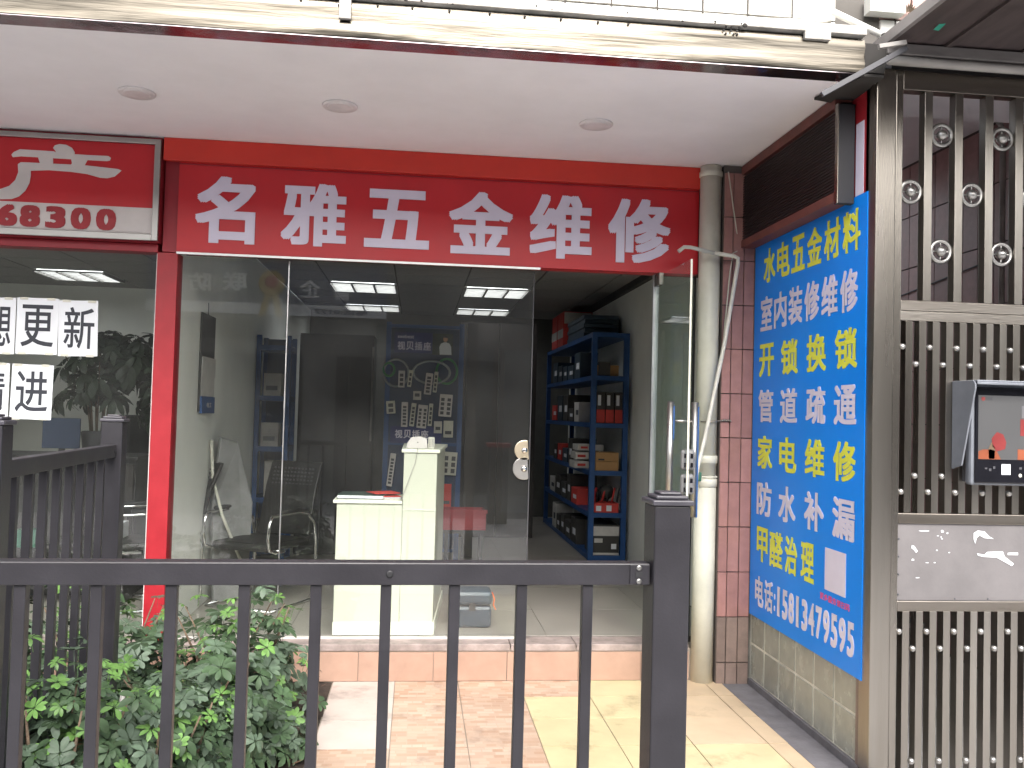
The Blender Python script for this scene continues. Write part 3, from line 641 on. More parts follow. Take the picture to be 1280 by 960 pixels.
# upper bars with rings
u0 = boxpart('bar', 'steel', gt, 2.286, 2.326, 3.846, 3.896, 2.166, 3.134, .003)
for k in range(1, 7): inst(u0, (k*.1495, 0, 0), gt)
rg = None
for k in range(8):
    x = 2.232+k*.1495
    for z in ((2.670,) if k % 2 == 0 else (2.942, 2.400)):
        if rg is None:
            rg = B().tube(arc((x, 3.868, z), .048, 0, 345, 23, XP, ZP), .0105, 8, closed=True).build('ring', 'polish', gt)
            bl = B().ball((x, 3.866, z), .0245, 16).build('ball', 'polish', rg)
            pi_ = B().tube([(x-.057, 3.868, z), (x-.018, 3.868, z)], .004, 6).tube([(x+.018, 3.868, z), (x+.057, 3.868, z)], .004, 6)
            pi_.tube([(x, 3.868, z-.048), (x, 3.868, z-.018)], .004, 6).tube([(x, 3.868, z+.018), (x, 3.868, z+.048)], .004, 6)
            pi_ = pi_.build('ring_pin', 'polish', rg); r0 = Vector((x, 3.868, z))
        else:
            d = Vector((x, 3.868, z))-r0; c = inst(rg, d, gt)
            inst(bl, d, c); inst(pi_, d, c)
# studded bars, middle and lower bays
for z0, z1, rows in ((1.197, 2.0715, ((1.952, 0), (1.874, 1), (1.366, 1), (1.293, 0))), (-.079, .7545, ((.665, 0), (.588, 1), (.087, 1), (.012, 0)))):
    b0 = boxpart('bar', 'steel', gt, 2.206, 2.240, 3.846, 3.892, z0, z1, .002)
    for k in range(1, 18): inst(b0, (k*.0655, 0, 0), gt)
    s0 = None
    for z, odd in rows:
        for k in range(9):
            p = Vector((2.189+.0655*(2*k+odd), 3.845, z))
            if s0 is None: s0 = B().ball(p, .0150, 12).build('stud', 'polish', gt); sp0 = p
            else: inst(s0, p-sp0, gt)
boxpart('hinge_stile', 'steel', gt, 3.4205, 3.52, 3.832, 3.93, -.15, 3.225, .003)
# canopy over the gate
cn = thing('gate_canopy', (2.9, 3.4, 3.32), 'dark flat canopy with ribbed underside jutting over the steel gate', 'canopy')
cs = B().prism([(2.085, 3.93, 3.325), (2.105, 2.55, 3.345), (5.0, 2.55, 3.345), (5.0, 3.93, 3.325)], (0, 0, .018)); cs.build('sheet', 'canopy', cn)
for k in range(7): B().bar((2.35+.37*k, 2.60, 3.338), (2.35+.37*k, 3.92, 3.319), .03, .016).build('rib', 'canopy', cn)
B().bar((2.072, 3.96, 3.345), (2.094, 2.52, 3.365), .022, .05).build('edge_trim', 'canopy_edge', cn)
B().bar((2.1, 2.52, 3.36), (5.0, 2.52, 3.36), .03, .05).build('edge_trim', 'canopy_edge', cn)
boxpart('support_beam', 'beam', cn, 2.055, 5.0, 3.935, 4.0, 3.265, 3.322, .004)
boxpart('support_beam', 'beam', cn, 2.06, 3.9, 3.77, 3.84, 3.268, 3.318, .004)
B().tube([(2.06, 3.79, 3.245), (2.6, 3.79, 3.243), (3.9, 3.79, 3.24)], .0215, 12).build('round_rail', 'beam_light', cn)
tg(B().prism([(2.165, 3.84, 3.375), (2.20, 3.80, 3.405), (2.25, 3.79, 3.425), (2.27, 3.84, 3.40), (2.21, 3.87, 3.38)], (0, .03, .012)).build('green_scrap', 'green_cloth'), 'crumpled green scrap lying on the edge of the dark gate canopy', 'scrap')
tg(B().prism([(2.175, 3.6, 3.31), (2.20, 3.58, 3.338), (2.225, 3.57, 3.338), (2.20, 3.6, 3.308)], (0, .004, 0)).build('green_tape', 'green_cloth'), 'small green tape flag hanging just under the canopy edge below the crumpled green scrap', 'tape')
wp = B()
for k in range(11):
    a = math.radians(-10+k*20); L = random.uniform(.03, .05); c = Vector((2.275, 3.975, 3.56)); t = Vector((math.cos(a)*L, -.02, math.sin(a)*L)); w_ = Vector((-math.sin(a), 0, math.cos(a)))*.0035
    wp.quad(c-w_, c+t*.6-w_*1.3, c+t, c+t*.6+w_*1.3)
wp.tube([(2.275, 3.992, 3.53), (2.275, 3.975, 3.56)], .003, 5)
tg(wp.build('weed', 'bark'), 'tiny dry starry weed sprouting from the tiled wall above the canopy', 'plant')
# hallway behind the gate
hw = thing('hallway', (3, 6, 0), 'dim tiled entrance hall seen through the bars of the steel gate', 'hallway')
boxpart('hall_ceiling', 'soffit', hw, 2.15, 4.0, 4.605, 7.2, 3.62, 3.7)
boxpart('hall_ceiling_front', 'soffit', hw, 2.15, 4.0, 4.101, 4.6, 3.29, 3.308)
boxpart('hall_front_wall', 'tile_pinkdark', hw, 3.521, 4.6, 3.9, 4.1, -.15, 3.262)
boxpart('hall_left_wall', 'tile_brown', hw, 2.151, 2.20, 5.4, 7.3, -.02, 3.62)
rw = boxpart('hall_right_wall', 'grout', hw, 3.76, 3.95, 4.101, 9.3, -.02, 3.62)
tiles(rw, 'wall_tile', 'tile_brown', [4.12+.17*k for k in range(30)], [.0+.40*k for k in range(10)], lambda a, b, c, d: (3.748, 3.762, a, b, c, d), 0, .009)
boxpart('added_yard_wall', 'tile_brown', hw, 2.0, 6, 12.5, 12.7, -.15, 2.6)  # unseen; hall end left open to an added yard for sky light
st = thing('staircase', (3.3, 7, 0), 'grey concrete stairs rising at the back of the hall behind the gate', 'stairs')
for k in range(8):
    s_ = boxpart('step', 'beam', st, 2.75, 3.74, 6.2+.27*k, 6.47+.27*k, -.02, .15+.165*k)
    boxpart('nosing', 'beam_light', s_, 2.75, 3.74, 6.19+.27*k, 6.20+.27*k, .12+.165*k, .15+.165*k)
tg(B().tube([(2.80, 5.2, 3.6), (2.80, 5.2, 3.3)], .01, 6).build('hall_wire', 'pvc'), 'short wire hanging from the ceiling of the dim hall', 'wire')
tg(B().tube([(3.62, 5.35, 3.61), (3.66, 5.35, 3.60), (3.70, 5.35, 3.55), (3.715, 5.35, 3.4), (3.715, 5.35, .0)], .018, 8).build('hall_conduit', 'beam_light'), 'pale vertical conduit on the dark tiled hall wall, seen between gate bars', 'pipe')
tg(B().tube([(3.738, 4.2, 2.62), (3.735, 5.2, 2.72), (3.738, 6.6, 2.60), (3.74, 8.5, 2.7)], .006, 5).build('hall_cable', 'black'), 'black cable sagging across the dark tiled hall wall', 'cable')
# access terminal
tm = thing('access_terminal', (2.62, 3.8, 1.33), 'black screened entry terminal in a grey metal visor mounted on the gate bars', 'terminal')
boxpart('back_plate', 'rubber', tm, 2.40, 2.86, 3.80, 3.845, 1.345, 1.79, .008)
boxpart('body', 'visor', tm, 2.385, 2.90, 3.752, 3.80, 1.335, 1.79, .014)
boxpart('front_glass', 'black_gloss', tm, 2.400, 2.885, 3.742, 3.753, 1.345, 1.775, .006)
vz = B()                                                     # visor: top plate and tapering cheek
prof = [(3.845, 1.35), (3.80, 1.42), (3.76, 1.42), (3.70, 1.76), (3.70, 1.80), (3.845, 1.80)]
vz.prism([(2.352, y, z) for y, z in [(3.845, 1.40), (3.77, 1.42), (3.675, 1.765), (3.675, 1.785), (3.69, 1.802), (3.845, 1.802)]], (.008, 0, 0))
vz.box(2.362, 2.92, 3.675, 3.845, 1.795, 1.803); vz.box(2.362, 2.92, 3.672, 3.680, 1.783, 1.795)
vz.build('visor', 'visor', tm, .003)
sc = boxpart('screen', 'sign_white', tm, 2.412, 2.87, 3.7395, 3.7418, 1.452, 1.738)
M['screen'] = emis('screen_picture', (.05, .05, .052), .25); sc.data.materials[0] = M['screen']
def flat(b, pts, y, d=.0006):
    vs_ = [b.bm.verts.new(Vector((x, y, z))) for x, z in pts]; f = b.bm.faces.new(vs_); r = bmesh.ops.extrude_face_region(b.bm, geom=[f])
    for v in r['geom']:
        if isinstance(v, bmesh.types.BMVert): v.co.y -= d
    return b
def disc(b, cx, cz, r, y, sx=1, sz=1, n=18, a0=0, a1=360):
    return flat(b, [(cx+r*sx*math.cos(math.radians(a0+(a1-a0)*k/n)), cz+r*sz*math.sin(math.radians(a0+(a1-a0)*k/n))) for k in range(n)], y)
YS = 3.7392
flat(B(), [(2.413, 1.453), (2.413, 1.488), (2.435, 1.496), (2.47, 1.497), (2.50, 1.49), (2.52, 1.453)], YS).build('orange_shape', 'dull_orange', sc)
flat(B(), [(2.60, 1.453), (2.60, 1.50), (2.65, 1.498), (2.70, 1.485), (2.76, 1.47), (2.80, 1.453)], YS).build('orange_shape', 'dull_orange', sc)
disc(B(), 2.434, 1.722, .009, YS).build('red_dot', 'dull_red', sc)
text('small_character', '丰巢', 'rubber', sc, (2.448, YS, 1.716), XP, ZP, .03, .013, .01, .0006)
flat(B(), [(2.612, 1.56), (2.612, 1.635), (2.75, 1.628), (2.75, 1.56)], YS).build('red_block', 'dull_red', sc)
flat(B(), [(2.618, 1.64), (2.618, 1.695), (2.75, 1.692), (2.75, 1.634)], YS).build('poster_block', 'dull_white', sc)
# plain red and buff shapes where the screen shows an illustration
flat(B(), [(2.475, 1.545), (2.50, 1.575), (2.53, 1.565), (2.545, 1.53), (2.54, 1.50), (2.50, 1.488), (2.48, 1.51)], YS).build('red_block', 'dull_red', sc)
flat(B(), [(2.475, 1.53), (2.46, 1.50), (2.462, 1.455), (2.49, 1.455), (2.492, 1.50)], YS).build('buff_block', 'dull_buff', sc)
fg = tm
flat(B(), [(2.525, 1.385), (2.525, 1.432), (2.568, 1.432), (2.568, 1.385)], 3.7415).build('white_sticker', 'paper', tm)
for x, z, w_, h_ in ((2.445, 1.408, .012, .008), (2.465, 1.40, .012, .012), (2.485, 1.41, .01, .012), (2.61, 1.41, .012, .010)):
    flat(B(), [(x, z), (x, z+h_), (x+w_, z+h_), (x+w_, z)], 3.7415).build('faint_icon', 'rubber', tm)
disc(B(), 2.615, 1.383, .008, 3.7415).build('round_icon', 'pvc', tm)
tm.location.x += .08
# ================================================================== FENCES
def fence_post(par, x, y, z0, z1, X, w=.08):
    o = B(X).box(x-w/2, x+w/2, y-w/2, y+w/2, z0, z1-.028).build('post', 'fence', par, .004)
    c = B(X)
    h = w/2+.006
    c.box(x-h, x+h, y-h, y+h, z1-.028, z1-.016); h = w/2-.004
    c.box(x-h, x+h, y-h, y+h, z1-.0155, z1-.007); h = w/2-.016
    c.box(x-h, x+h, y-h, y+h, z1-.0065, z1)
    c.build('cap', 'fence_cap', o, .003)
    return o
FA = math.radians(1.9)
XF = Matrix.Translation((.558, 1.935, 0)) @ Matrix.Rotation(FA, 4, 'Z')     # fence runs along local -X from the end post
ff = thing('front_fence', (.558, 1.935, 0), 'dark grey steel railing crossing the foreground with a thick capped end post', 'fence')
fence_post(ff, 0, 0, -.155, 1.437, XF, .081)
rl = B(XF).box(-1.75, -.0425, -.02, .02, 1.2335, 1.281).build('top_rail', 'fence', ff, .003)
B(XF).box(-1.75, -.0425, -.02, .02, .06, .10).build('bottom_rail', 'fence', ff, .003)
br = B(XF).box(-.088, -.044, -.0235, -.0205, 1.236, 1.279).build('bracket', 'fence', ff, .001)
b = B(XF); b.lathe((-.068, -.0238, 1.272), [(.006, 0), (.0062, -.0012), (.003, -.002)], 12, 'Y'); b.lathe((-.068, -.0238, 1.243), [(.006, 0), (.0062, -.0012), (.003, -.002)], 12, 'Y'); b.build('screw', 'polish', br)
b = B(XF).box(-.076, -.061, -.0246, -.0236, 1.252, 1.263); b.build('slot', 'black', br)
B(XF).lathe((-.605, -.0205, 1.257), [(.0075, 0), (.008, -.001), (.004, -.0012)], 14, 'Y').build('hole', 'black', rl)
for k in range(12):
    x = -.178-.1445*k
    if x < -1.74: break
    B(XF).box(x-.0115, x+.0115, -.0115, .0115, .10, 1.2335).build('baluster', 'fence', ff, .002)
fence_post(ff, -1.79, 0, -.155, 1.437, XF, .081)
A, Bp = Vector((-1.200, 3.72, 0)), Vector((-1.118, 2.50, 0)); dA = Bp-A; L = dA.length
XS = Matrix.Translation(A) @ Matrix.Rotation(math.atan2(dA.y, dA.x), 4, 'Z')
sf = thing('side_fence', tuple(A), 'shorter dark grey steel railing running toward the shops at the left, behind the shrubs', 'fence')
fence_post(sf, 0, 0, -.1, 1.553, XS, .08); fence_post(sf, L, 0, -.1, 1.562, XS, .08)
B(XS).box(.042, L-.042, -.02, .02, 1.385, 1.435).build('top_rail', 'fence', sf, .003)
B(XS).box(.042, L-.042, -.02, .02, .10, .14).build('bottom_rail', 'fence', sf, .003)
for k in range(8):
    x = .042+(L-.084)*(k+1)/9; B(XS).box(x-.0125, x+.0125, -.0125, .0125, .14, 1.385).build('baluster', 'fence', sf, .002)
B(XS).lathe((.06, .0205, 1.41), [(.01, 0), (.01, .002)], 12, 'Y').build('rail_bolt', 'black', sf)
# ================================================================== SHRUBS
random.seed(11)
def palmate(n, L, cup, seed):
    """one palmate leaf: n obovate leaflets radiating from the stalk tip, leaf plane XY, stalk down -Z"""
    R = random.Random(seed); bm = bmesh.new()
    for k in range(n):
        a = 2*math.pi*(k+.5*(n % 2))/n*(.93 if n > 6 else .85)+R.uniform(-.12, .12); l = L*R.uniform(.8, 1.1)*(1 if abs(a-math.pi) > .5 else 1.0); w = l*R.uniform(.19, .25)
        d = Vector((math.cos(a), math.sin(a), 0)); s = Vector((-math.sin(a), math.cos(a), 0)); dr = cup*R.uniform(.5, 1.5)
        prof = [(.10, .05), (.35, .62), (.62, 1.0), (.85, .82), (1.0, .10)]
        rows = []
        for t, ww in prof:
            z = .22*t*l-dr*t*t*l
            c = d*(l*t)+Vector((0, 0, z)); rows.append((bm.verts.new(c-s*w*ww+Vector((0, 0, w*.22*ww))), bm.verts.new(c), bm.verts.new(c+s*w*ww+Vector((0, 0, w*.22*ww)))))
        for p, q in zip(rows, rows[1:]):
            for i in (0, 1): bm.faces.new((p[i], p[i+1], q[i+1], q[i])).smooth = True
    r = .0016
    v1 = [bm.verts.new(Vector((r*math.cos(t), r*math.sin(t), 0))) for t in (0, 2.1, 4.2)]; v2 = [bm.verts.new(Vector((r*math.cos(t)+.01, r*math.sin(t), -L*1.1))) for t in (0, 2.1, 4.2)]
    for i in range(3): bm.faces.new((v1[i], v1[(i+1) % 3], v2[(i+1) % 3], v2[i]))
    me = bpy.data.meshes.new('leaf'); bm.to_mesh(me); bm.free(); return me
LM = {}
for kind, mname in (('dark', 'leaf_dark'), ('grey', 'leaf_grey'), ('young', 'leaf_young')):
    LM[kind] = []
    for q in range(4):
        me = palmate([7, 8, 6, 8][q], .072 if kind != 'young' else .052, [.5, .3, .6, .1][q], q*7+len(kind)); me.materials.append(M[mname]); LM[kind].append(me)
LM['in'] = []
for q in range(3):
    me = palmate([7, 8, 6][q], .155, [.9, .6, 1.0][q], 60+q); me.materials.append(M['leaf_in']); LM['in'].append(me)
def leaf(par, p, nrm, kind, sc=1):
    me = random.choice(LM[kind]); o = bpy.data.objects.new('leaf', me); COL.objects.link(o)
    o.parent = par; o.location = Vector(p)-ORG[par.name]
    q = Vector(nrm).normalized().to_track_quat('Z', 'Y'); o.rotation_mode = 'QUATERNION'
    from mathutils import Quaternion
    o.rotation_quaternion = q @ Quaternion((0, 0, 1), random.uniform(0, 6.28)); o.scale = (sc,)*3
def shrub(cx, cy, rx, ry, top, n, label, young=.2, sz=.92, lo=.18):
    t = thing('umbrella_shrub', (cx, cy, 0), label, 'shrub', 'leafy umbrella shrubs in the planting bed')
    for k in range(5):                                       # bare stems and branches
        a = random.uniform(0, 6.28); x0, y0 = cx+random.uniform(-.08, .08), cy+random.uniform(-.08, .08)
        ex, ey = cx+rx*.6*math.cos(a), cy+ry*.6*math.sin(a)
        B().tube([(x0, y0, -.03), (x0+(ex-x0)*.3+random.uniform(-.03, .03), y0+(ey-y0)*.3, top*.35), (x0+(ex-x0)*.7, y0+(ey-y0)*.7+random.uniform(-.03, .03), top*.62), (ex, ey, top*.85)], [.010, .008, .006, .003], 6).build('stem', 'bark', t)
    for k in range(n):
        a = random.uniform(0, 2*math.pi); u = random.random(); el = math.asin(u**.9*.98); sh = random.uniform(.62, 1.04)
        if random.random() < .22: sh = random.uniform(.3, .6)
        bump_ = 1+.16*math.sin(a*3+cx*9)+.1*math.sin(a*5+el*4)
        p = Vector((cx+rx*sh*bump_*math.cos(a)*math.cos(el), cy+ry*sh*bump_*math.sin(a)*math.cos(el), max(.05, top*(lo+(1-lo)*math.sin(el)*sh*bump_)+random.uniform(-.06, .05))))
        if random.random() < .22: p.z = random.uniform(.06+(lo-.18)*top, top*(.4+lo*.5))
        nr = Vector((math.cos(a)*math.cos(el)*.8, math.sin(a)*math.cos(el)*.8-.25, .55+math.sin(el)))+Vector([random.uniform(-.45, .45) for _ in range(3)])
        hi = p.z > top*.72
        kd = 'young' if random.random() < (young*1.6 if hi else young*.45) else ('grey' if random.random() < .38 else 'dark')
        leaf(t, p, nr, kd, sz*random.uniform(.68, 1.12))
shrub(-.88, 4.62, .45, .50, .68, 299, 'umbrella shrub nearest the tiled platform with bright green tips, right end of the bed', .38, .98)
shrub(-.96, 3.98, .46, .40, .56, 299, 'lower umbrella shrub before the bright tipped one, beside the platform edge', .22, .92)
shrub(-1.50, 4.60, .46, .48, .70, 295, 'umbrella shrub in the middle of the bed below the foot of the red post', .22)
shrub(-1.66, 3.85, .48, .42, .66, 290, 'umbrella shrub behind the balusters near the wooden stake', .25, .88)
shrub(-2.15, 4.62, .46, .50, .74, 240, 'umbrella shrub behind the side railing, below the left shop window', .2)
shrub(-2.5, 3.8, .46, .42, .68, 180, 'leftmost rear umbrella shrub, at the left edge of the picture', .25)
shrub(-1.00, 2.84, .27, .26, .84, 299, 'tall umbrella shrub growing between the front railing and the side railing at the lower left', .2, .72, .5)
shrub(-1.36, 3.15, .34, .30, .84, 280, 'umbrella shrub pushing through the bars of the side railing at the far lower left', .2, .78, .4)
shrub(-.84, 3.24, .27, .26, .64, 295, 'low umbrella shrub around the foot of the pale stake, left of the platform edge', .22, .78, .38)
tuft = thing('ground_succulent', (-.60, 4.22, 0), 'small round leaved green plant at the platform edge by the dark soil', 'plant')
for k in range(75):
    a = random.uniform(0, 6.28); r = .19*random.random()**.6; leaf(tuft, (-.60+r*math.cos(a)*.75, 4.22+r*1.3*math.sin(a), .06+random.random()*(.26-r)), (math.cos(a)*r*5, math.sin(a)*r*5-.2, 1), 'grey' if k % 3 else 'dark', random.uniform(.6, .95))
tg(B().tube([(-.885, 2.93, .70), (-.91, 2.93, .52), (-.95, 2.93, .0)], .008, 8).build('white_stake', 'beam_light'), 'thin white plastic pipe stuck upright among the shrub leaves', 'pipe')
cbn = B().tube([(-1.03, 2.92, .57), (-.99, 2.90, .535), (-.915, 2.88, .48), (-.86, 2.88, .41)], [.013, .012, .011, .010], 8)
tg(cbn.build('cut_branch', 'wood'), 'bare cut branch slanting down to the right between the shrub leaves', 'branch')
tg(B().tube([(-1.30, 3.42, -.03), (-1.30, 3.42, .185)], .017, 8).build('wood_stake', 'wood'), 'short sawn wooden stake standing in the soil at the bottom left', 'stake')
# ================================================================== SHOP INTERIOR
ct = thing('counter', (-.15, 5.8, .22), 'cream white L shaped counter with a taller right end, just behind the glass', 'counter')
boxpart('low_cabinet', 'counter', ct, -.470, -.072, 5.575, 5.98, .222, 1.022)
boxpart('low_top', 'counter_side', ct, -.492, -.0725, 5.562, 5.99, 1.023, 1.043, .003)
tw = B().prism([(-.07, 5.57, .222), (.135, 5.57, .222), (.215, 6.55, .222), (-.07, 6.55, .222)], (0, 0, 1.118)).build('tall_cabinet', 'counter', ct, .003)
B().prism([(-.085, 5.558, 1.341), (.150, 5.558, 1.341), (.232, 6.56, 1.341), (-.085, 6.56, 1.341)], (0, 0, .022)).build('tall_top', 'counter_side', ct, .004)
boxpart('skirting', 'counter_side', ct, -.473, .137, 5.563, 5.5695, .222, .30)
B().bar((.1415, 5.575, .262), (.2215, 6.55, .262), .008, .08).build('skirting', 'counter_side', ct)
boxpart('front_trim', 'counter_side', ct, -.07, .135, 5.5655, 5.5695, .985, .990)
rt = thing('white_router', (.03, 5.70, 1.364), 'small white plastic box with a thin cable on the tall end of the counter', 'router')
B().prism([(-.060, 5.66, 1.364), (.075, 5.66, 1.364), (.070, 5.66, 1.425), (.03, 5.66, 1.440), (-.03, 5.66, 1.432), (-.055, 5.66, 1.395)], (0, .09, 0)).build('case', 'sign_white', rt, .006)
o = boxpart('vent_block', 'pvc_white', rt, .078, .118, 5.665, 5.75, 1.364, 1.436, .004)
for k in range(4): boxpart('vent_slot', 'beam', o, .0835+k*.009, .087+k*.009, 5.6635, 5.666, 1.372, 1.428)
B().lathe((.012, 5.659, 1.402), [(.004, 0), (.004, -.001)], 10, 'Y').build('button', 'black', rt)
B().tube([(.01, 5.655, 1.366), (.012, 5.547, 1.362), (.0, 5.548, 1.28), (-.035, 5.55, 1.18), (-.068, 5.552, 1.08), (-.075, 5.556, 1.045)], .0022, 5).build('cable', 'beam_light', rt)
bk = thing('ledger_book', (-.33, 5.72, 1.043), 'thick dark green book lying on the low end of the counter', 'book')
XB = Matrix.Translation((-.32, 5.74, 1.0435)) @ Matrix.Rotation(math.radians(-4), 4, 'Z')
B(XB).box(-.145, .135, -.11, .11, .004, .022).build('pages', 'paper', bk)
B(XB).box(-.148, .137, -.113, .113, .0, .0037).build('back_cover', 'black', bk); B(XB).box(-.148, .137, -.113, .113, .0222, .026).build('front_cover', 'cover_green', bk)
mg = thing('magazine_pile', (-.14, 5.70, 1.043), 'red and white brochures fanned out on the counter beside the dark book', 'magazines')
for k, (m_, a, z) in enumerate((('white_card', -6, 1.0435), ('paper', 8, 1.049), ('red_card', 16, 1.0545), ('red_card', 26, 1.074))):
    Xm = Matrix.Translation((-.165-.008*k, 5.70, z+(.0 if k < 2 else .003))) @ Matrix.Rotation(math.radians(a), 4, 'Z')
    B(Xm).box(-.085, .085, -.055, .085, 0, .005).build('brochure', m_, mg)
# chairs
def chair(x, y, rot, label, back_holes=True):
    X = Matrix.Translation((x, y, .22)) @ Matrix.Rotation(rot, 4, 'Z')     # faces local +X
    t = thing('visitor_chair', (x, y, .22), label, 'chair')
    st_ = B(X).box(-.24, .24, -.235, .235, .40, .455).build('seat', 'leather', t, .022)
    bk_ = B(X); P = [(-.25, .46), (-.285, .62), (-.33, .80), (-.40, .98)]
    bk_.prism([(px, -.22, pz) for px, pz in P]+[(px-.028, -.22, pz) for px, pz in P[::-1]], (0, .44, 0)); bo = bk_.build('backrest', 'leather', t, .01)
    hb = B(X)
    for r in range(14):
        for c in range(12):
            z = .56+r*.028; px = -.263-(z-.5)*.245; hb.box(px-.004, px+.0035, -.17+c*.03, -.155+c*.03, z, z+.012)
    hb.build('perforation', 'rubber', bo, kind='stuff')
    for s in (-1, 1):
        y_ = .265*s
        fr_ = [(.10, y_, .40), (.20, y_, .40), (.27, y_, .425), (.285, y_, .50), (.275, y_, .60), (.25, y_, .645), (-.05, y_, .65), (-.17, y_, .63), (-.25, y_, .56), (-.285, y_, .42), (-.285, y_, .10), (-.27, y_, .025), (-.24, y_, .012), (.24, y_, .012)]
        B(X).tube(fr_, .0115, 8).build('side_frame', 'chrome', t)
        B(X).tube([(.17, y_, .667), (-.05, y_, .668), (-.16, y_, .652)], .016, 8).build('arm_pad', 'leather', t)
    B(X).tube([(.24, -.265, .012), (.24, .265, .012)], .0115, 8).build('cross_bar', 'chrome', t)
    B(X).tube([(.12, -.265, .40), (.12, .265, .40)], .0115, 8).build('cross_bar', 'chrome', t)
    return t
chair(-1.06, 6.45, math.radians(243), 'black visitor chair with bowed chrome frame and perforated back, left of the counter')
chair(-1.80, 6.42, math.radians(205), 'chrome framed chair partly hidden behind the red post in the left shop')
# hanging file strip and wrapped bundle on the left wall
hf = thing('hanging_file_strip', (-1.42, 6.25, 1.55), 'long dark wall pocket strip with papers and a blue end on the pale wall', 'wall organiser')
boxpart('strip', 'black_card', hf, -1.437, -1.425, 6.06, 6.45, 1.555, 2.215)
boxpart('paper_sheet', 'white_card', hf, -1.4245, -1.422, 6.08, 6.46, 1.66, 1.92)
boxpart('paper_sheet', 'white_card', hf, -1.4215, -1.4195, 6.09, 6.47, 1.79, 1.925)
boxpart('blue_pocket', 'bluerack', hf, -1.4245, -1.410, 6.07, 6.44, 1.545, 1.658)
text('small_character', '电工', 'white_card', hf, (-1.4095, 6.20, 1.585), (0, 1, 0), ZP, .14, .035, .01, .001)
B().tube([(-1.43, 6.25, 2.21), (-1.435, 6.26, 2.30)], .003, 5).build('hook', 'black', hf)
wb = thing('wrapped_bundle', (-1.3, 6.6, .22), 'grey bundle wrapped in crinkled plastic film leaning against the pale left wall by the chair', 'bundle')
B().prism([(-1.40, 6.50, .222), (-1.20, 6.66, .222), (-1.19, 6.72, .9), (-1.30, 6.68, 1.34), (-1.40, 6.55, 1.38), (-1.43, 6.5, .9)], (.03, -.06, 0)).build('film', 'plastic_film', wb, .012)
B().tube([(-1.42, 6.43, 1.36), (-1.40, 6.42, 1.1), (-1.33, 6.43, .84), (-1.20, 6.5, .5)], .012, 6).build('hose_end', 'pvc', wb)
# blue rack at the left wall
def rack(name, x0, x1, y0, y1, zs, label, top, mt='bluerack', w=.04, back=None):
    t = thing(name, ((x0+x1)/2, (y0+y1)/2, .22), label, 'shelf')
    for x in (x0, x1-w):
        for y in (y0, y1-w): boxpart('post', mt, t, x, x+w, y, y+w, .222, top)
    for z in zs:
        boxpart('shelf_board', mt, t, x0+.002, x1-.002, y0-.001, y1+.001, z-.045, z)
    if back: boxpart('back_panel', back, t, x0+w, x1-w, y1-.03, y1-.02, .23, top-.01)
    return t
rack('blue_rack', -1.43, -1.13, 8.1, 8.5, (.35, .8, 1.25, 1.7, 2.15), 'narrow dark blue steel rack with packets against the left wall, left of the dark cabinet', 2.24, back='board')
for k, (x0, x1, z0, z1, m_) in enumerate(((-1.36, -1.21, 1.70, 1.90, 'beam_light'), (-1.37, -1.22, 1.25, 1.46, 'beam_light'), (-1.33, -1.18, .80, 1.12, 'beam_light'), (-1.38, -1.20, .35, .60, 'black_card'))):
    q = boxpart('packet', m_, None, x0, x1, 8.12, 8.3, z0+.001, z1)
    tg(q, ['white packet on the second highest board of the dark blue rack at the left wall', 'cream packet with two labels on the middle board of the dark blue rack', 'tall white sheet packet on a low board of the dark blue rack', 'brown carton on the lowest board of the dark blue rack'][k], 'packet')
    boxpart('print', 'rubber', q, x0+.02, x1-.03, 8.117, 8.1195, z0+.05, z0+.09)
# dark cabinet and doors
cbt = thing('dark_cabinet', (-.76, 8.8, .22), 'tall charcoal cabinet with vertical door panels at the back left', 'cabinet')
boxpart('carcass', 'cab_dark', cbt, -1.12, -.42, 8.62, 9.1, .222, 2.31)
for k in range(3): boxpart('door_panel', 'opp_dark', cbt, -1.11+k*.232, -.888+k*.232, 8.60, 8.618, .25, 1.25)
boxpart('door_panel', 'opp_dark', cbt, -1.11, -.656, 8.60, 8.618, 1.27, 2.10); boxpart('side_trim', 'beam', cbt, -.44, -.42, 8.595, 8.618, 1.3, 2.2)
dd = thing('dark_doors', (.75, 9.9, .22), 'pair of tall dark brown doors at the back of the shop', 'door')
for x0 in (.47, .90): 
    q = boxpart('door_leaf', 'brown_dark', dd, x0, x0+.42, 9.9, 9.95, .222, 2.60); boxpart('door_moulding', 'black', q, x0+.06, x0+.36, 9.89, 9.899, .5, 2.3)
boxpart('dark_pillar', 'brown_dark', dd, .46, .56, 8.5, 8.6, .222, 2.45)
# display stand
ds = thing('display_stand', (.06, 8.35, .22), 'blue framed display stand with printed headers for power strips and hoses', 'display stand')
for x in (-.30, .375): boxpart('post', 'bluerack', ds, x, x+.045, 8.31, 8.35, .222, 2.42)
boxpart('back_board', 'board', ds, -.255, .375, 8.335, 8.35, .30, 2.40)
for z in (.30, 1.28, 2.37): boxpart('cross_bar', 'bluerack', ds, -.255, .3745, 8.312, 8.334, z, z+.03)
hd = boxpart('header_panel', 'ink_blue', ds, -.225, .125, 8.295, 8.31, 2.135, 2.325)
text('small_character', 'seebest', 'letter_white', hd, (-.195, 8.2945, 2.27), XP, ZP, .15, .033, .012, .001)
for k, ch in enumerate('视贝插座'): text('character', ch, 'letter_white', hd, (-.195+k*.079, 8.2945, 2.162), XP, ZP, .070, .078, .02, .001)
ph = boxpart('header_photo', 'leaf_in', ds, .1255, .315, 8.2945, 8.31, 2.125, 2.322)
b = B(); disc(b, .245, 2.272, .021, 8.2938, 1, 1.25); b.build('face_print', 'skin', ph)
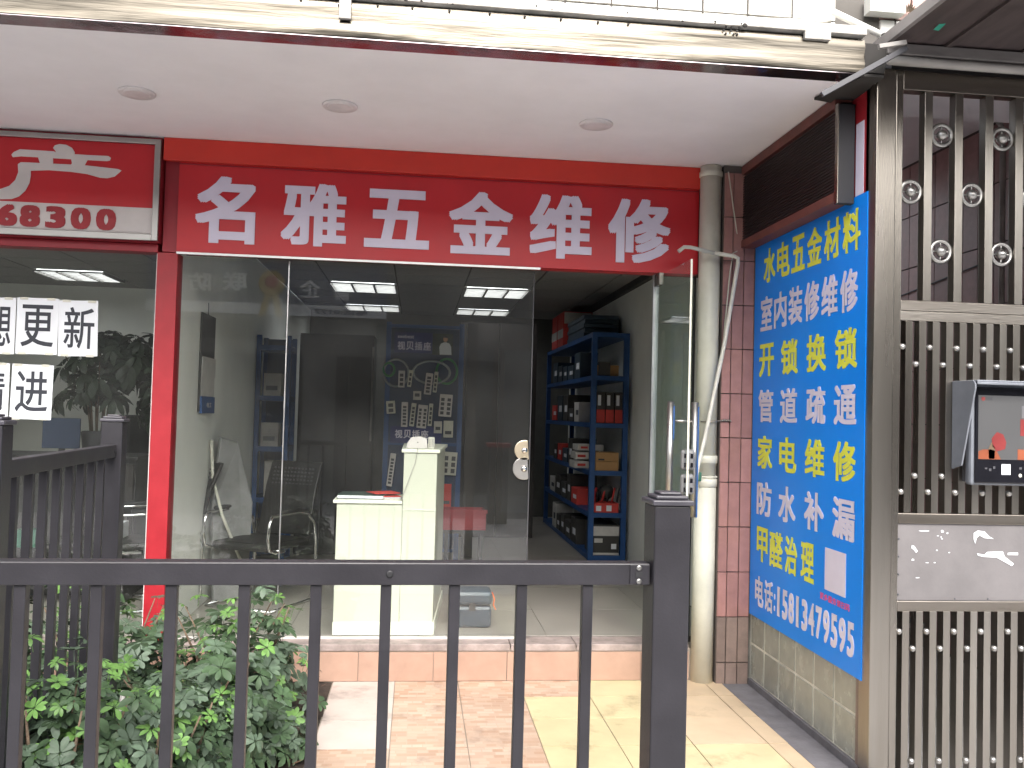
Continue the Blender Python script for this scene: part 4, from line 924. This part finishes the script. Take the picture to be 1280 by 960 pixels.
b = B(); flat(b, [(.195, 2.128), (.19, 2.20), (.205, 2.232), (.235, 2.244), (.255, 2.244), (.285, 2.232), (.30, 2.20), (.305, 2.128)], 8.294); b.build('shirt_print', 'paper', ph)
b = B(); disc(b, .246, 2.282, .024, 8.2932, 1, .95, 12, 0, 180); b.build('hair_print', 'black', ph)
lo_ = boxpart('lower_panel', 'ink_blue', ds, -.235, .23, 8.295, 8.31, 1.30, 1.455)
for k, ch in enumerate('视贝插座'): text('character', ch, 'letter_white', lo_, (-.195+k*.079, 8.2945, 1.345), XP, ZP, .070, .078, .02, .001)
def zx(px): return -.296+(px-484)*.00738
def strip(px0, px1, py0, py1, n, cols, label, tilt=0, m_='sign_white'):
    x0, x1 = zx(px0), zx(px1); z1, z0 = 2.395-(py0-405)*.00738, 2.395-(py1-405)*.00738
    t = thing('power_strip', ((x0+x1)/2, 8.27, z0), label, 'power strip', 'power strips hanging on the display stand')
    X = Matrix.Translation(((x0+x1)/2, 8.27, z0)) @ Matrix.Rotation(math.radians(tilt), 4, 'Y'); w = x1-x0; h = z1-z0
    B(X).box(-w/2, w/2, -.012, .012, 0, h).build('case', m_, t, .004)
    for r in range(n):
        for c in range(cols):
            cw = w/cols; zc = h*(.06+.80*(r+.5)/n); xc = -w/2+cw*(c+.5)
            B(X).box(xc-cw*.27, xc+cw*.27, -.0145, -.0125, zc-h*.28/n, zc+h*.28/n).build('socket', 'rubber', t)
strip(500, 508, 463, 484, 3, 1, 'short white power strip at the top left of the display stand')
strip(511, 516, 462, 483, 3, 1, 'packaged power strip right beside the short one at the top left', 6, 'pvc')
strip(532, 541, 465, 492, 5, 1, 'long white power strip in the upper middle of the display stand', 5)
strip(543, 548, 463, 489, 4, 1, 'dull power strip just right of the long upper middle one', 4, 'pvc')
strip(551, 567, 491, 519, 4, 2, 'wide double row power strip on the right side of the display stand', 3)
strip(505, 513, 502, 533, 6, 1, 'long white power strip in the lower left, below the short top left one')
strip(515, 521, 503, 532, 5, 1, 'pale packaged strip between the lower left strip and the lower middle double one', 5, 'pvc')
strip(524, 536, 505, 534, 5, 2, 'double row power strip in the lower middle of the display stand', 4)
strip(538, 543, 503, 531, 4, 1, 'thin packaged strip at the right of the lower middle double one', 3, 'pvc')
strip(487, 498, 501, 517, 2, 1, 'small pale socket block in blue packing at the far left of the display stand', -5, 'pvc')
strip(489, 496, 566, 607, 8, 1, 'longest power strip hanging below the lower header, left of the counter tower', 6)
strip(557, 575, 563, 592, 3, 2, 'pale socket set hanging right of the counter tower, below the lower header', 3, 'pvc')
for k, (cx, cy, rx, rz, m_, lab) in enumerate(((497, 466, .115, .125, 'hose_w', 'left clear grey hose coil on the display stand'), (541, 464, .17, .105, 'hose_w', 'wide clear grey hose coil in the middle of the display stand'), (560, 462, .095, .115, 'hose_g', 'green hose coil at the right of the display stand'), (488, 462, .05, .06, 'hose_g', 'small green hose coil at the left post of the display stand'))):
    pts = [(zx(cx)+rx*math.cos(a), 8.285+.006*math.sin(3*a), 2.395-(cy-405)*.00738+rz*math.sin(a)) for a in [2*math.pi*i/28 for i in range(28)]]
    tg(B().tube(pts, .011, 6, closed=True).build('hose_coil', m_), lab, 'hose', 'hose coils on the display stand')
for k, (px0, px1, py0, py1, m_, lab) in enumerate(((546, 556, 525, 540, 'white_card', 'small white carded packet low on the right side of the display stand'), (558, 570, 524, 545, 'pvc', 'pale carded packet right of the small white one, low on the display stand'), (519, 529, 488, 499, 'white_card', 'small grey packet in the centre of the display stand between the strips'), (552, 570, 603, 632, 'red_card', 'red and white packet hanging right of the counter tower'))):
    q = boxpart('carded_packet', m_, None, zx(px0), zx(px1), 8.27, 8.29, 2.395-(py1-405)*.00738, 2.395-(py0-405)*.00738, .002); tg(q, lab, 'packet')
    boxpart('print', 'rubber', q, zx(px0)+.015, zx(px1)-.015, 8.267, 8.2695, 2.395-(py1-405)*.00738+.03, 2.395-(py1-405)*.00738+.06)
bs_ = thing('red_basket', (.42, 7.6, .62), 'red plastic basket on a dark stool right of the counter tower', 'basket')
b = B(); b.box(.24, .60, 7.45, 7.75, .62, .635); b.box(.24, .60, 7.45, 7.46, .636, .78); b.box(.24, .60, 7.74, 7.75, .636, .78); b.box(.24, .25, 7.461, 7.739, .636, .78); b.box(.59, .60, 7.461, 7.739, .636, .78); b.build('tub', 'dark_red', bs_)
boxpart('rim', 'dark_red', bs_, .23, .61, 7.435, 7.449, .76, .79)
sk = thing('dark_stool', (.42, 7.6, .22), 'low dark stool under the red basket', 'stool'); boxpart('stool_top', 'black', sk, .25, .59, 7.45, 7.75, .59, .618)
for x in (.27, .56):
    for y in (7.47, 7.72): boxpart('leg', 'black', sk, x, x+.02, y, y+.02, .222, .59)
tb = thing('toolbox', (.39, 5.83, .22), 'slate blue plastic toolbox with an orange cord on the floor behind the glass', 'toolbox')
boxpart('base', 'toolbox', tb, .265, .515, 5.74, 5.93, .222, .36, .02); boxpart('lid', 'toolbox', tb, .26, .52, 5.735, 5.935, .365, .455, .025)
boxpart('latch', 'black', tb, .37, .41, 5.728, 5.736, .335, .38)
B().tube([(.52, 5.80, .44), (.535, 5.78, .40), (.53, 5.79, .36), (.545, 5.78, .33)], .005, 6).build('cord', 'orange', tb)
# blue shelf with goods
sh = rack('blue_shelf', 1.655, 2.02, 8.40, 11.4, (.27, .675, 1.075, 1.53, 1.985, 2.40), 'long blue steel shelf unit full of hardware along the right wall', 2.40, w=.05)
def good(name, m_, x0, x1, y0, y1, z0, z1, label, cat='carton', parts=()):
    q = boxpart(name, m_, None, x0, x1, y0, y1, z0, z1, .003); tg(q, label, cat)
    for nm, pm_, *bb in parts: boxpart(nm, pm_, q, *bb)
    return q
random.seed(5)
for k in range(3):
    x = 1.715+.09*k; z = 1.531
    q = good('file_binder', 'black_card', x, x+.082, 8.44, 8.70, z, 1.83, ['black binder with white spine and red foot, left of three on the second shelf board', 'middle one of three black binders with red feet on the blue shelf', 'right one of three black binders with red feet, beside the shelf post'][k], 'binder')
    boxpart('spine_label', 'paper', q, x+.012, x+.042, 8.434, 8.4375, 1.70, 1.80); boxpart('red_foot', 'red_card', q, x+.001, x+.081, 8.434, 8.4375, 1.533, 1.66)
q = good('tan_carton', 'cardboard', 1.715, 1.94, 8.42, 8.70, 1.076, 1.165, 'lower of two tan cartons at the front end of the middle shelf board')
q = good('tan_carton', 'cardboard', 1.715, 1.94, 8.42, 8.70, 1.167, 1.25, 'upper of two tan cartons at the front end of the middle shelf board'); boxpart('print', 'ink', q, 1.74, 1.80, 8.4175, 8.4195, 1.175, 1.19)
q = good('flat_white_box', 'white_card', 1.60, 1.86, 8.75, 9.05, 1.252, 1.31, 'flat white box with red print jutting out of the shelf, topmost of three');boxpart('red_print', 'red_card', q, 1.63, 1.70, 8.747, 8.7495, 1.27, 1.292)
for k, z in enumerate((1.165, 1.077)):
    q = good('flat_white_box', 'white_card', 1.58-.01*k, 1.86, 8.75, 9.05, z, z+.07, ['flat white box with red print, middle one of the three jutting out', 'flat white box with red print, lowest of the three jutting out'][k]); boxpart('red_print', 'red_card', q, 1.60, 1.68, 8.747, 8.7495, z+.02, z+.045)
good('red_carton', 'red_card', 1.71, 1.95, 8.42, 8.66, .676, .765, 'red carton with white print low in the blue shelf', parts=[('white_print', 'paper', 1.73, 1.78, 8.4175, 8.4195, .69, .74), ('white_print', 'paper', 1.83, 1.88, 8.4175, 8.4195, .69, .745)])
pl = thing('tool_heap', (1.83, 8.55, .767), 'black and red hand tools lying over the red carton', 'tools')
for k in range(6): B().bar((1.70+.05*k, 8.50, .772), (1.76+.045*k, 8.56, .90), .012, .02).build('tool_handle', 'black' if k % 2 else 'red_card', pl)
B().ball((1.86, 8.58, .86), .08, 12, (1, .6, .9)).build('rolled_cable', 'black_card', pl)
q = good('large_carton', 'black_card', 1.71, 1.96, 8.42, 8.85, .272, .56, 'large black and white carton on the lowest board of the blue shelf', parts=[('white_lid', 'white_card', 1.7095, 1.9605, 8.4155, 8.4195, .455, .545), ('round_mark', 'paper', 1.885, 1.935, 8.4165, 8.4195, .33, .38), ('label', 'white_card', 1.72, 1.80, 8.4165, 8.4195, .39, .43), ('bottom_edge', 'white_card', 1.711, 1.959, 8.4165, 8.4195, .273, .295)])
good('brown_bag', 'cardboard', 1.72, 1.93, 8.46, 8.75, 1.987, 2.09, 'brown paper packet on the top board of the blue shelf', 'packet')
good('dark_coil_box', 'black_card', 1.73, 1.84, 8.43, 8.50, 1.987, 2.12, 'small black tool case before the brown packet on the top board', 'case')
for k in range(5):
    good('folded_bag', 'toolbox', 1.66+.01*(k % 2), 2.02, 8.9, 9.9, 2.402+.045*k, 2.443+.045*k, ['lowest', 'second lowest', 'middle', 'second highest', 'top'][k]+' one of the five flat blue grey bags stacked on the shelf top', 'bag')
for k in range(2):
    good('striped_carton', 'red_card', 1.66, 2.0, 10.2+.45*k, 10.6+.45*k, 2.402, 2.80, ['red and white carton on the shelf top just behind the stacked bags', 'farthest red and white carton on the shelf top'][k], parts=[('white_band', 'white_card', 1.655, 1.6595, 10.21+.45*k, 10.59+.45*k, 2.50, 2.60), ('white_band', 'white_card', 1.67, 1.99, 10.195+.45*k, 10.199+.45*k, 2.66, 2.79)])
words = {1: 'lowest', 2: 'second', 3: 'middle', 4: 'fourth', 5: 'highest'}
for li, z in enumerate((.272, .677, 1.077, 1.532, 1.987)):
    y = 9.1
    for k in range(5):
        w_ = random.uniform(.22, .36); h_ = random.uniform(.14, .30); m_ = random.choice(['black_card', 'black_card', 'black_card', 'black_card', 'toolbox', 'toolbox', 'white_card', 'red_card'])
        good('stock_box', m_, 1.665, random.uniform(1.85, 1.98), y, y+w_, z, z+h_, f"{ {'black_card':'black','white_card':'white','cardboard':'brown','toolbox':'blue grey','red_card':'red'}[m_]} box, {['first', 'second', 'third', 'fourth', 'last'][k]} in line along the {['floor level', 'knee high', 'waist high', 'chest high', 'head high'][li]} board of the blue shelf", 'box',
             parts=[('print', 'paper' if m_ != 'white_card' else 'ink', 1.6615, 1.6645, y+.03, y+w_*.6, z+h_*.35, z+h_*.6)])
        y += w_+.06
# ceiling lights
def troffer(x0, x1, y0, y1, label, zc=2.893):
    t = thing('ceiling_light', ((x0+x1)/2, (y0+y1)/2, zc), label, 'ceiling light', 'square louvred ceiling lights')
    boxpart('housing', 'white_paint', t, x0, x1, y0, y1, zc+.002, zc+.06)
    boxpart('diffuser', 'lamp', t, x0+.02, x1-.02, y0+.02, y1-.02, zc-.004, zc+.0015)
    n = 3
    for k in range(n+1):
        x = x0+(x1-x0)*k/n; boxpart('louvre_bar', 'polish', t, x-.011, x+.011, y0, y1, zc-.03, zc-.0045)
    for k in range(7):
        y = y0+(y1-y0)*k/6; boxpart('cross_louvre', 'polish', t, x0+.011, x1-.011, y-.006, y+.006, zc-.022, zc-.006)
troffer(-.92, -.25, 9.16, 9.78, 'nearest ceiling light on the left, above the dark cabinet')
troffer(.46, 1.125, 9.16, 9.78, 'nearest ceiling light on the right, in front of the dark doors')
troffer(-.92, -.25, 11.1, 11.6, 'far ceiling light on the left, behind the nearest left one')
troffer(.46, 1.125, 11.1, 11.6, 'far ceiling light on the right, above the back doors')
troffer(-3.78, -3.12, 9.16, 9.78, 'ceiling light in the left shop above the paper signs')
# ================================================================== LEFT SHOP
for k, (ch, px, x0, x1, z0, z1, d) in enumerate((('想', 0, -2.535, -2.353, 1.868, 2.198, 0), ('更', 0, -2.347, -2.114, 1.872, 2.203, .002), ('新', 0, -2.108, -1.885, 1.868, 2.197, 0), ('精', 0, -2.575, -2.372, 1.492, 1.814, 0), ('进', 0, -2.363, -2.131, 1.490, 1.811, .002))):
    X = Matrix.Translation(((x0+x1)/2, 5.492-d*.5, z0)) @ Matrix.Rotation(math.radians([0, 0, -1.5, 0, .8][k]), 4, 'Y'); w_ = x1-x0
    t = B(X).box(-w_/2, w_/2, -.0008, .0, 0, z1-z0).build('paper_sign', 'paper')
    tg(t, ['white sheet with the character xiang for thought, cut by the left picture edge, upper row', 'white sheet with the character geng, middle one of the upper row on the glass', 'white sheet with the character xin for new, right end of the upper row', 'white sheet with the character jing, cut by the left picture edge, lower row', 'white sheet with the character jin for advance, right end of the lower row'][k], 'paper sign', 'printed paper sheets taped to the left window')
    text('character', ch, 'ink', t, (x0+.028, 5.4905-d*.5, z0+.045), XP, ZP, w_-.052, (z1-z0)-.085, .008, .0006)
    for cx in (x0+.03, x1-.05): boxpart('tape', 'pvc', t, cx-.015, cx+.03, 5.4893-d*.5, 5.4899-d*.5, z1-.012, z1+.003)
    for cx in (x0+.03, x1-.05): boxpart('tape', 'pvc', t, cx-.015, cx+.03, 5.4893-d*.5, 5.4899-d*.5, z0-.003, z0+.010)
cbn2 = thing('wood_cabinet', (-2.55, 6.9, .22), 'dark wooden cabinet in the left shop, seen through the side railing', 'cabinet')
boxpart('carcass', 'cab_dark', cbn2, -3.2, -2.0, 6.7, 7.2, .222, 1.19)
for k in range(3): q = boxpart('door_panel', 'black_card' if k == 1 else 'brown_dark', cbn2, -3.19+k*.4, -2.81+k*.4, 6.68, 6.699, .25, 1.16, .004); boxpart('handle', 'steel', q, -2.86+k*.4, -2.845+k*.4, 6.67, 6.679, .7, .8)
boxpart('top', 'cab_dark', cbn2, -3.22, -1.98, 6.66, 7.22, 1.191, 1.215)
mo = thing('monitor', (-2.56, 6.75, 1.216), 'dark blue screened monitor on the cabinet below the lower paper sheets', 'monitor')
boxpart('screen_panel', 'board', mo, -2.68, -2.42, 6.76, 6.78, 1.26, 1.48, .004); boxpart('stand', 'black', mo, -2.57, -2.53, 6.78, 6.80, 1.216, 1.30); boxpart('foot', 'black', mo, -2.62, -2.48, 6.74, 6.86, 1.2165, 1.226)
pt = thing('potted_plant', (-2.36, 6.95, 1.216), 'tall leafy indoor money tree in a dark pot behind the paper sheets', 'plant')
B().lathe((-2.36, 6.95, 1.216), [(.08, 0), (.10, .02), (.115, .16), (.105, .17)], 20).build('pot', 'rubber', pt)
for k in range(9):
    a = k*.7; B().tube([(-2.36+.05*math.cos(a), 6.95+.05*math.sin(a), 1.38), (-2.36+.08*math.cos(a), 6.95+.06*math.sin(a), 1.62), (-2.36+(.16+.05*(k % 3))*math.cos(a), 6.95+.14*math.sin(a), 1.95)], [.008, .006, .004], 5).build('stem', 'bark', pt)
for k in range(85):
    a = random.uniform(0, 6.28); r = random.uniform(.05, .42); z = 1.62+.5*random.random()-.25*max(0, r-.3)
    leaf(pt, (-2.28+r*math.cos(a), 6.95+.5*r*math.sin(a), z), (math.cos(a)*.7, math.sin(a)*.5-.4, .8), 'in', random.uniform(.6, .95))
pp = thing('drooping_plant', (-2.0, 7.3, 1.2), 'darker plant with drooping long leaves beside the red post', 'plant')
B().tube([(-1.95, 7.3, .22), (-1.95, 7.3, 1.9)], .015, 6).build('stem', 'bark', pp)
for k in range(55):
    a = random.uniform(0, 6.28); r = random.uniform(.04, .30); leaf(pp, (-1.98+r*math.cos(a), 7.3+.5*r*math.sin(a), 1.45+.6*random.random()), (math.cos(a), math.sin(a)-.4, .2), 'in', random.uniform(.7, 1.0))
B().lathe((-1.95, 7.3, .222), [(.12, 0), (.16, .28), (.15, .29)], 20).build('pot', 'rubber', pp)
oc = thing('office_chair', (-2.2, 7.9, .22), 'black high backed office chair half hidden by the far post of the side railing', 'chair')
boxpart('backrest', 'leather', oc, -2.52, -2.05, 7.95, 8.02, .85, 1.50, .05); boxpart('seat', 'leather', oc, -2.5, -2.07, 7.5, 7.95, .66, .74, .03)
B().tube([(-2.28, 7.72, .30), (-2.28, 7.72, .66)], .025, 10).build('column', 'chrome', oc)
for k in range(5): a = k*1.256; B().bar((-2.28, 7.72, .29), (-2.28+.27*math.cos(a), 7.72+.27*math.sin(a), .255), .03, .025).build('foot_arm', 'black', oc)
for k, (x, z0, z1, m_, lab) in enumerate(((-2.62, .60, .72, 'tag_green', 'small dull green carton between the bars of the side railing'), (-2.05, .62, .78, 'paper', 'white and blue packet near the red post behind the side railing'), (-2.9, .35, .62, 'paper', 'pale sloping packet at the lower left behind the side railing'))):
    tg(boxpart('small_carton', m_, None, x-.07, x+.07, 6.40, 6.52, z0, z1, .003), lab, 'carton')
shb = thing('low_shelf', (-2.5, 6.45, .22), 'low dark bench under the cartons in the left shop', 'bench'); boxpart('bench_top', 'cab_dark', shb, -3.05, -1.95, 6.35, 6.62, .575, .598)
for x in (-3.03, -1.99): boxpart('leg', 'cab_dark', shb, x, x+.03, 6.37, 6.60, .222, .574)
boxpart('lower_board', 'cab_dark', shb, -2.999, -1.991, 6.37, 6.60, .33, .349)
# ================================================================== ACROSS THE STREET (mirrored in the glass)
ob = thing('opposite_building', (0, -9, -.16), 'rendered building across the street behind the viewer, mirrored in the shop glass', 'building')
boxpart('wall', 'opp_wall', ob, -16, 16, -10, -8.0, -.155, 5.6)
for k in range(7): boxpart('shop_opening', 'opp_dark', ob, -14+4.1*k, -10.6+4.1*k, -7.99, -7.95, -.1, 2.7)
for k in range(7): boxpart('window', 'opp_dark', ob, -13.2+4.1*k, -11.4+4.1*k, -7.99, -7.96, 3.0, 3.4)
ps = thing('police_sign', (-3, -7.95, 3.5), 'blue grey sign with white characters and a gold badge across the street', 'sign')
boxpart('panel', 'opp_sign', ps, -5.6, -.7, -7.99, -7.95, 3.76, 4.75); boxpart('white_strip', 'opp_sign_white', ps, -5.6, -.7, -7.99, -7.952, 3.52, 3.755)
for ch, x0, x1, z0, z1 in (('警', -1.835, -1.425, 3.877, 4.265), ('企', -2.512, -2.087, 3.901, 4.287), ('联', -4.077, -3.579, 3.991, 4.37), ('防', -4.768, -4.304, 3.961, 4.34)):
    text('character', ch, 'opp_sign_white', ps, (x1, -7.948, z0), XM, ZP, x1-x0, z1-z0, .02, .01)
text('digit', '电话:8177', 'opp_sign', ps, (-1.1, -7.950, 3.57), XM, ZP, 1.1, .12, .015, .01)
o = B().lathe((-3.08, -7.93, 4.17), [(.27, 0), (.25, .03), (.2, .035)], 28, 'Y').build('badge', 'gold', ps); B().lathe((-3.08, -7.89, 4.2), [(.14, 0), (.10, .04)], 24, 'Y').build('badge_centre', 'badge_red', o)
B().prism([(-3.2, -7.94, 4.0), (-3.34, -7.94, 3.45), (-3.18, -7.94, 3.5), (-3.08, -7.94, 3.95), (-2.98, -7.94, 3.5), (-2.82, -7.94, 3.45), (-2.96, -7.94, 4.0)], (0, .02, 0)).build('badge_ribbon', 'gold', ps)
pg = thing('gate_pillar', (1.2, -2.1, -.012), 'square dark pillar with a red cap at the kerb behind the viewer', 'pillar')
boxpart('shaft', 'opp_dark', pg, 1.07, 1.35, -2.25, -1.97, -.011, 1.10); boxpart('cap', 'frame_red', pg, 1.04, 1.38, -2.28, -1.94, 1.101, 1.16)
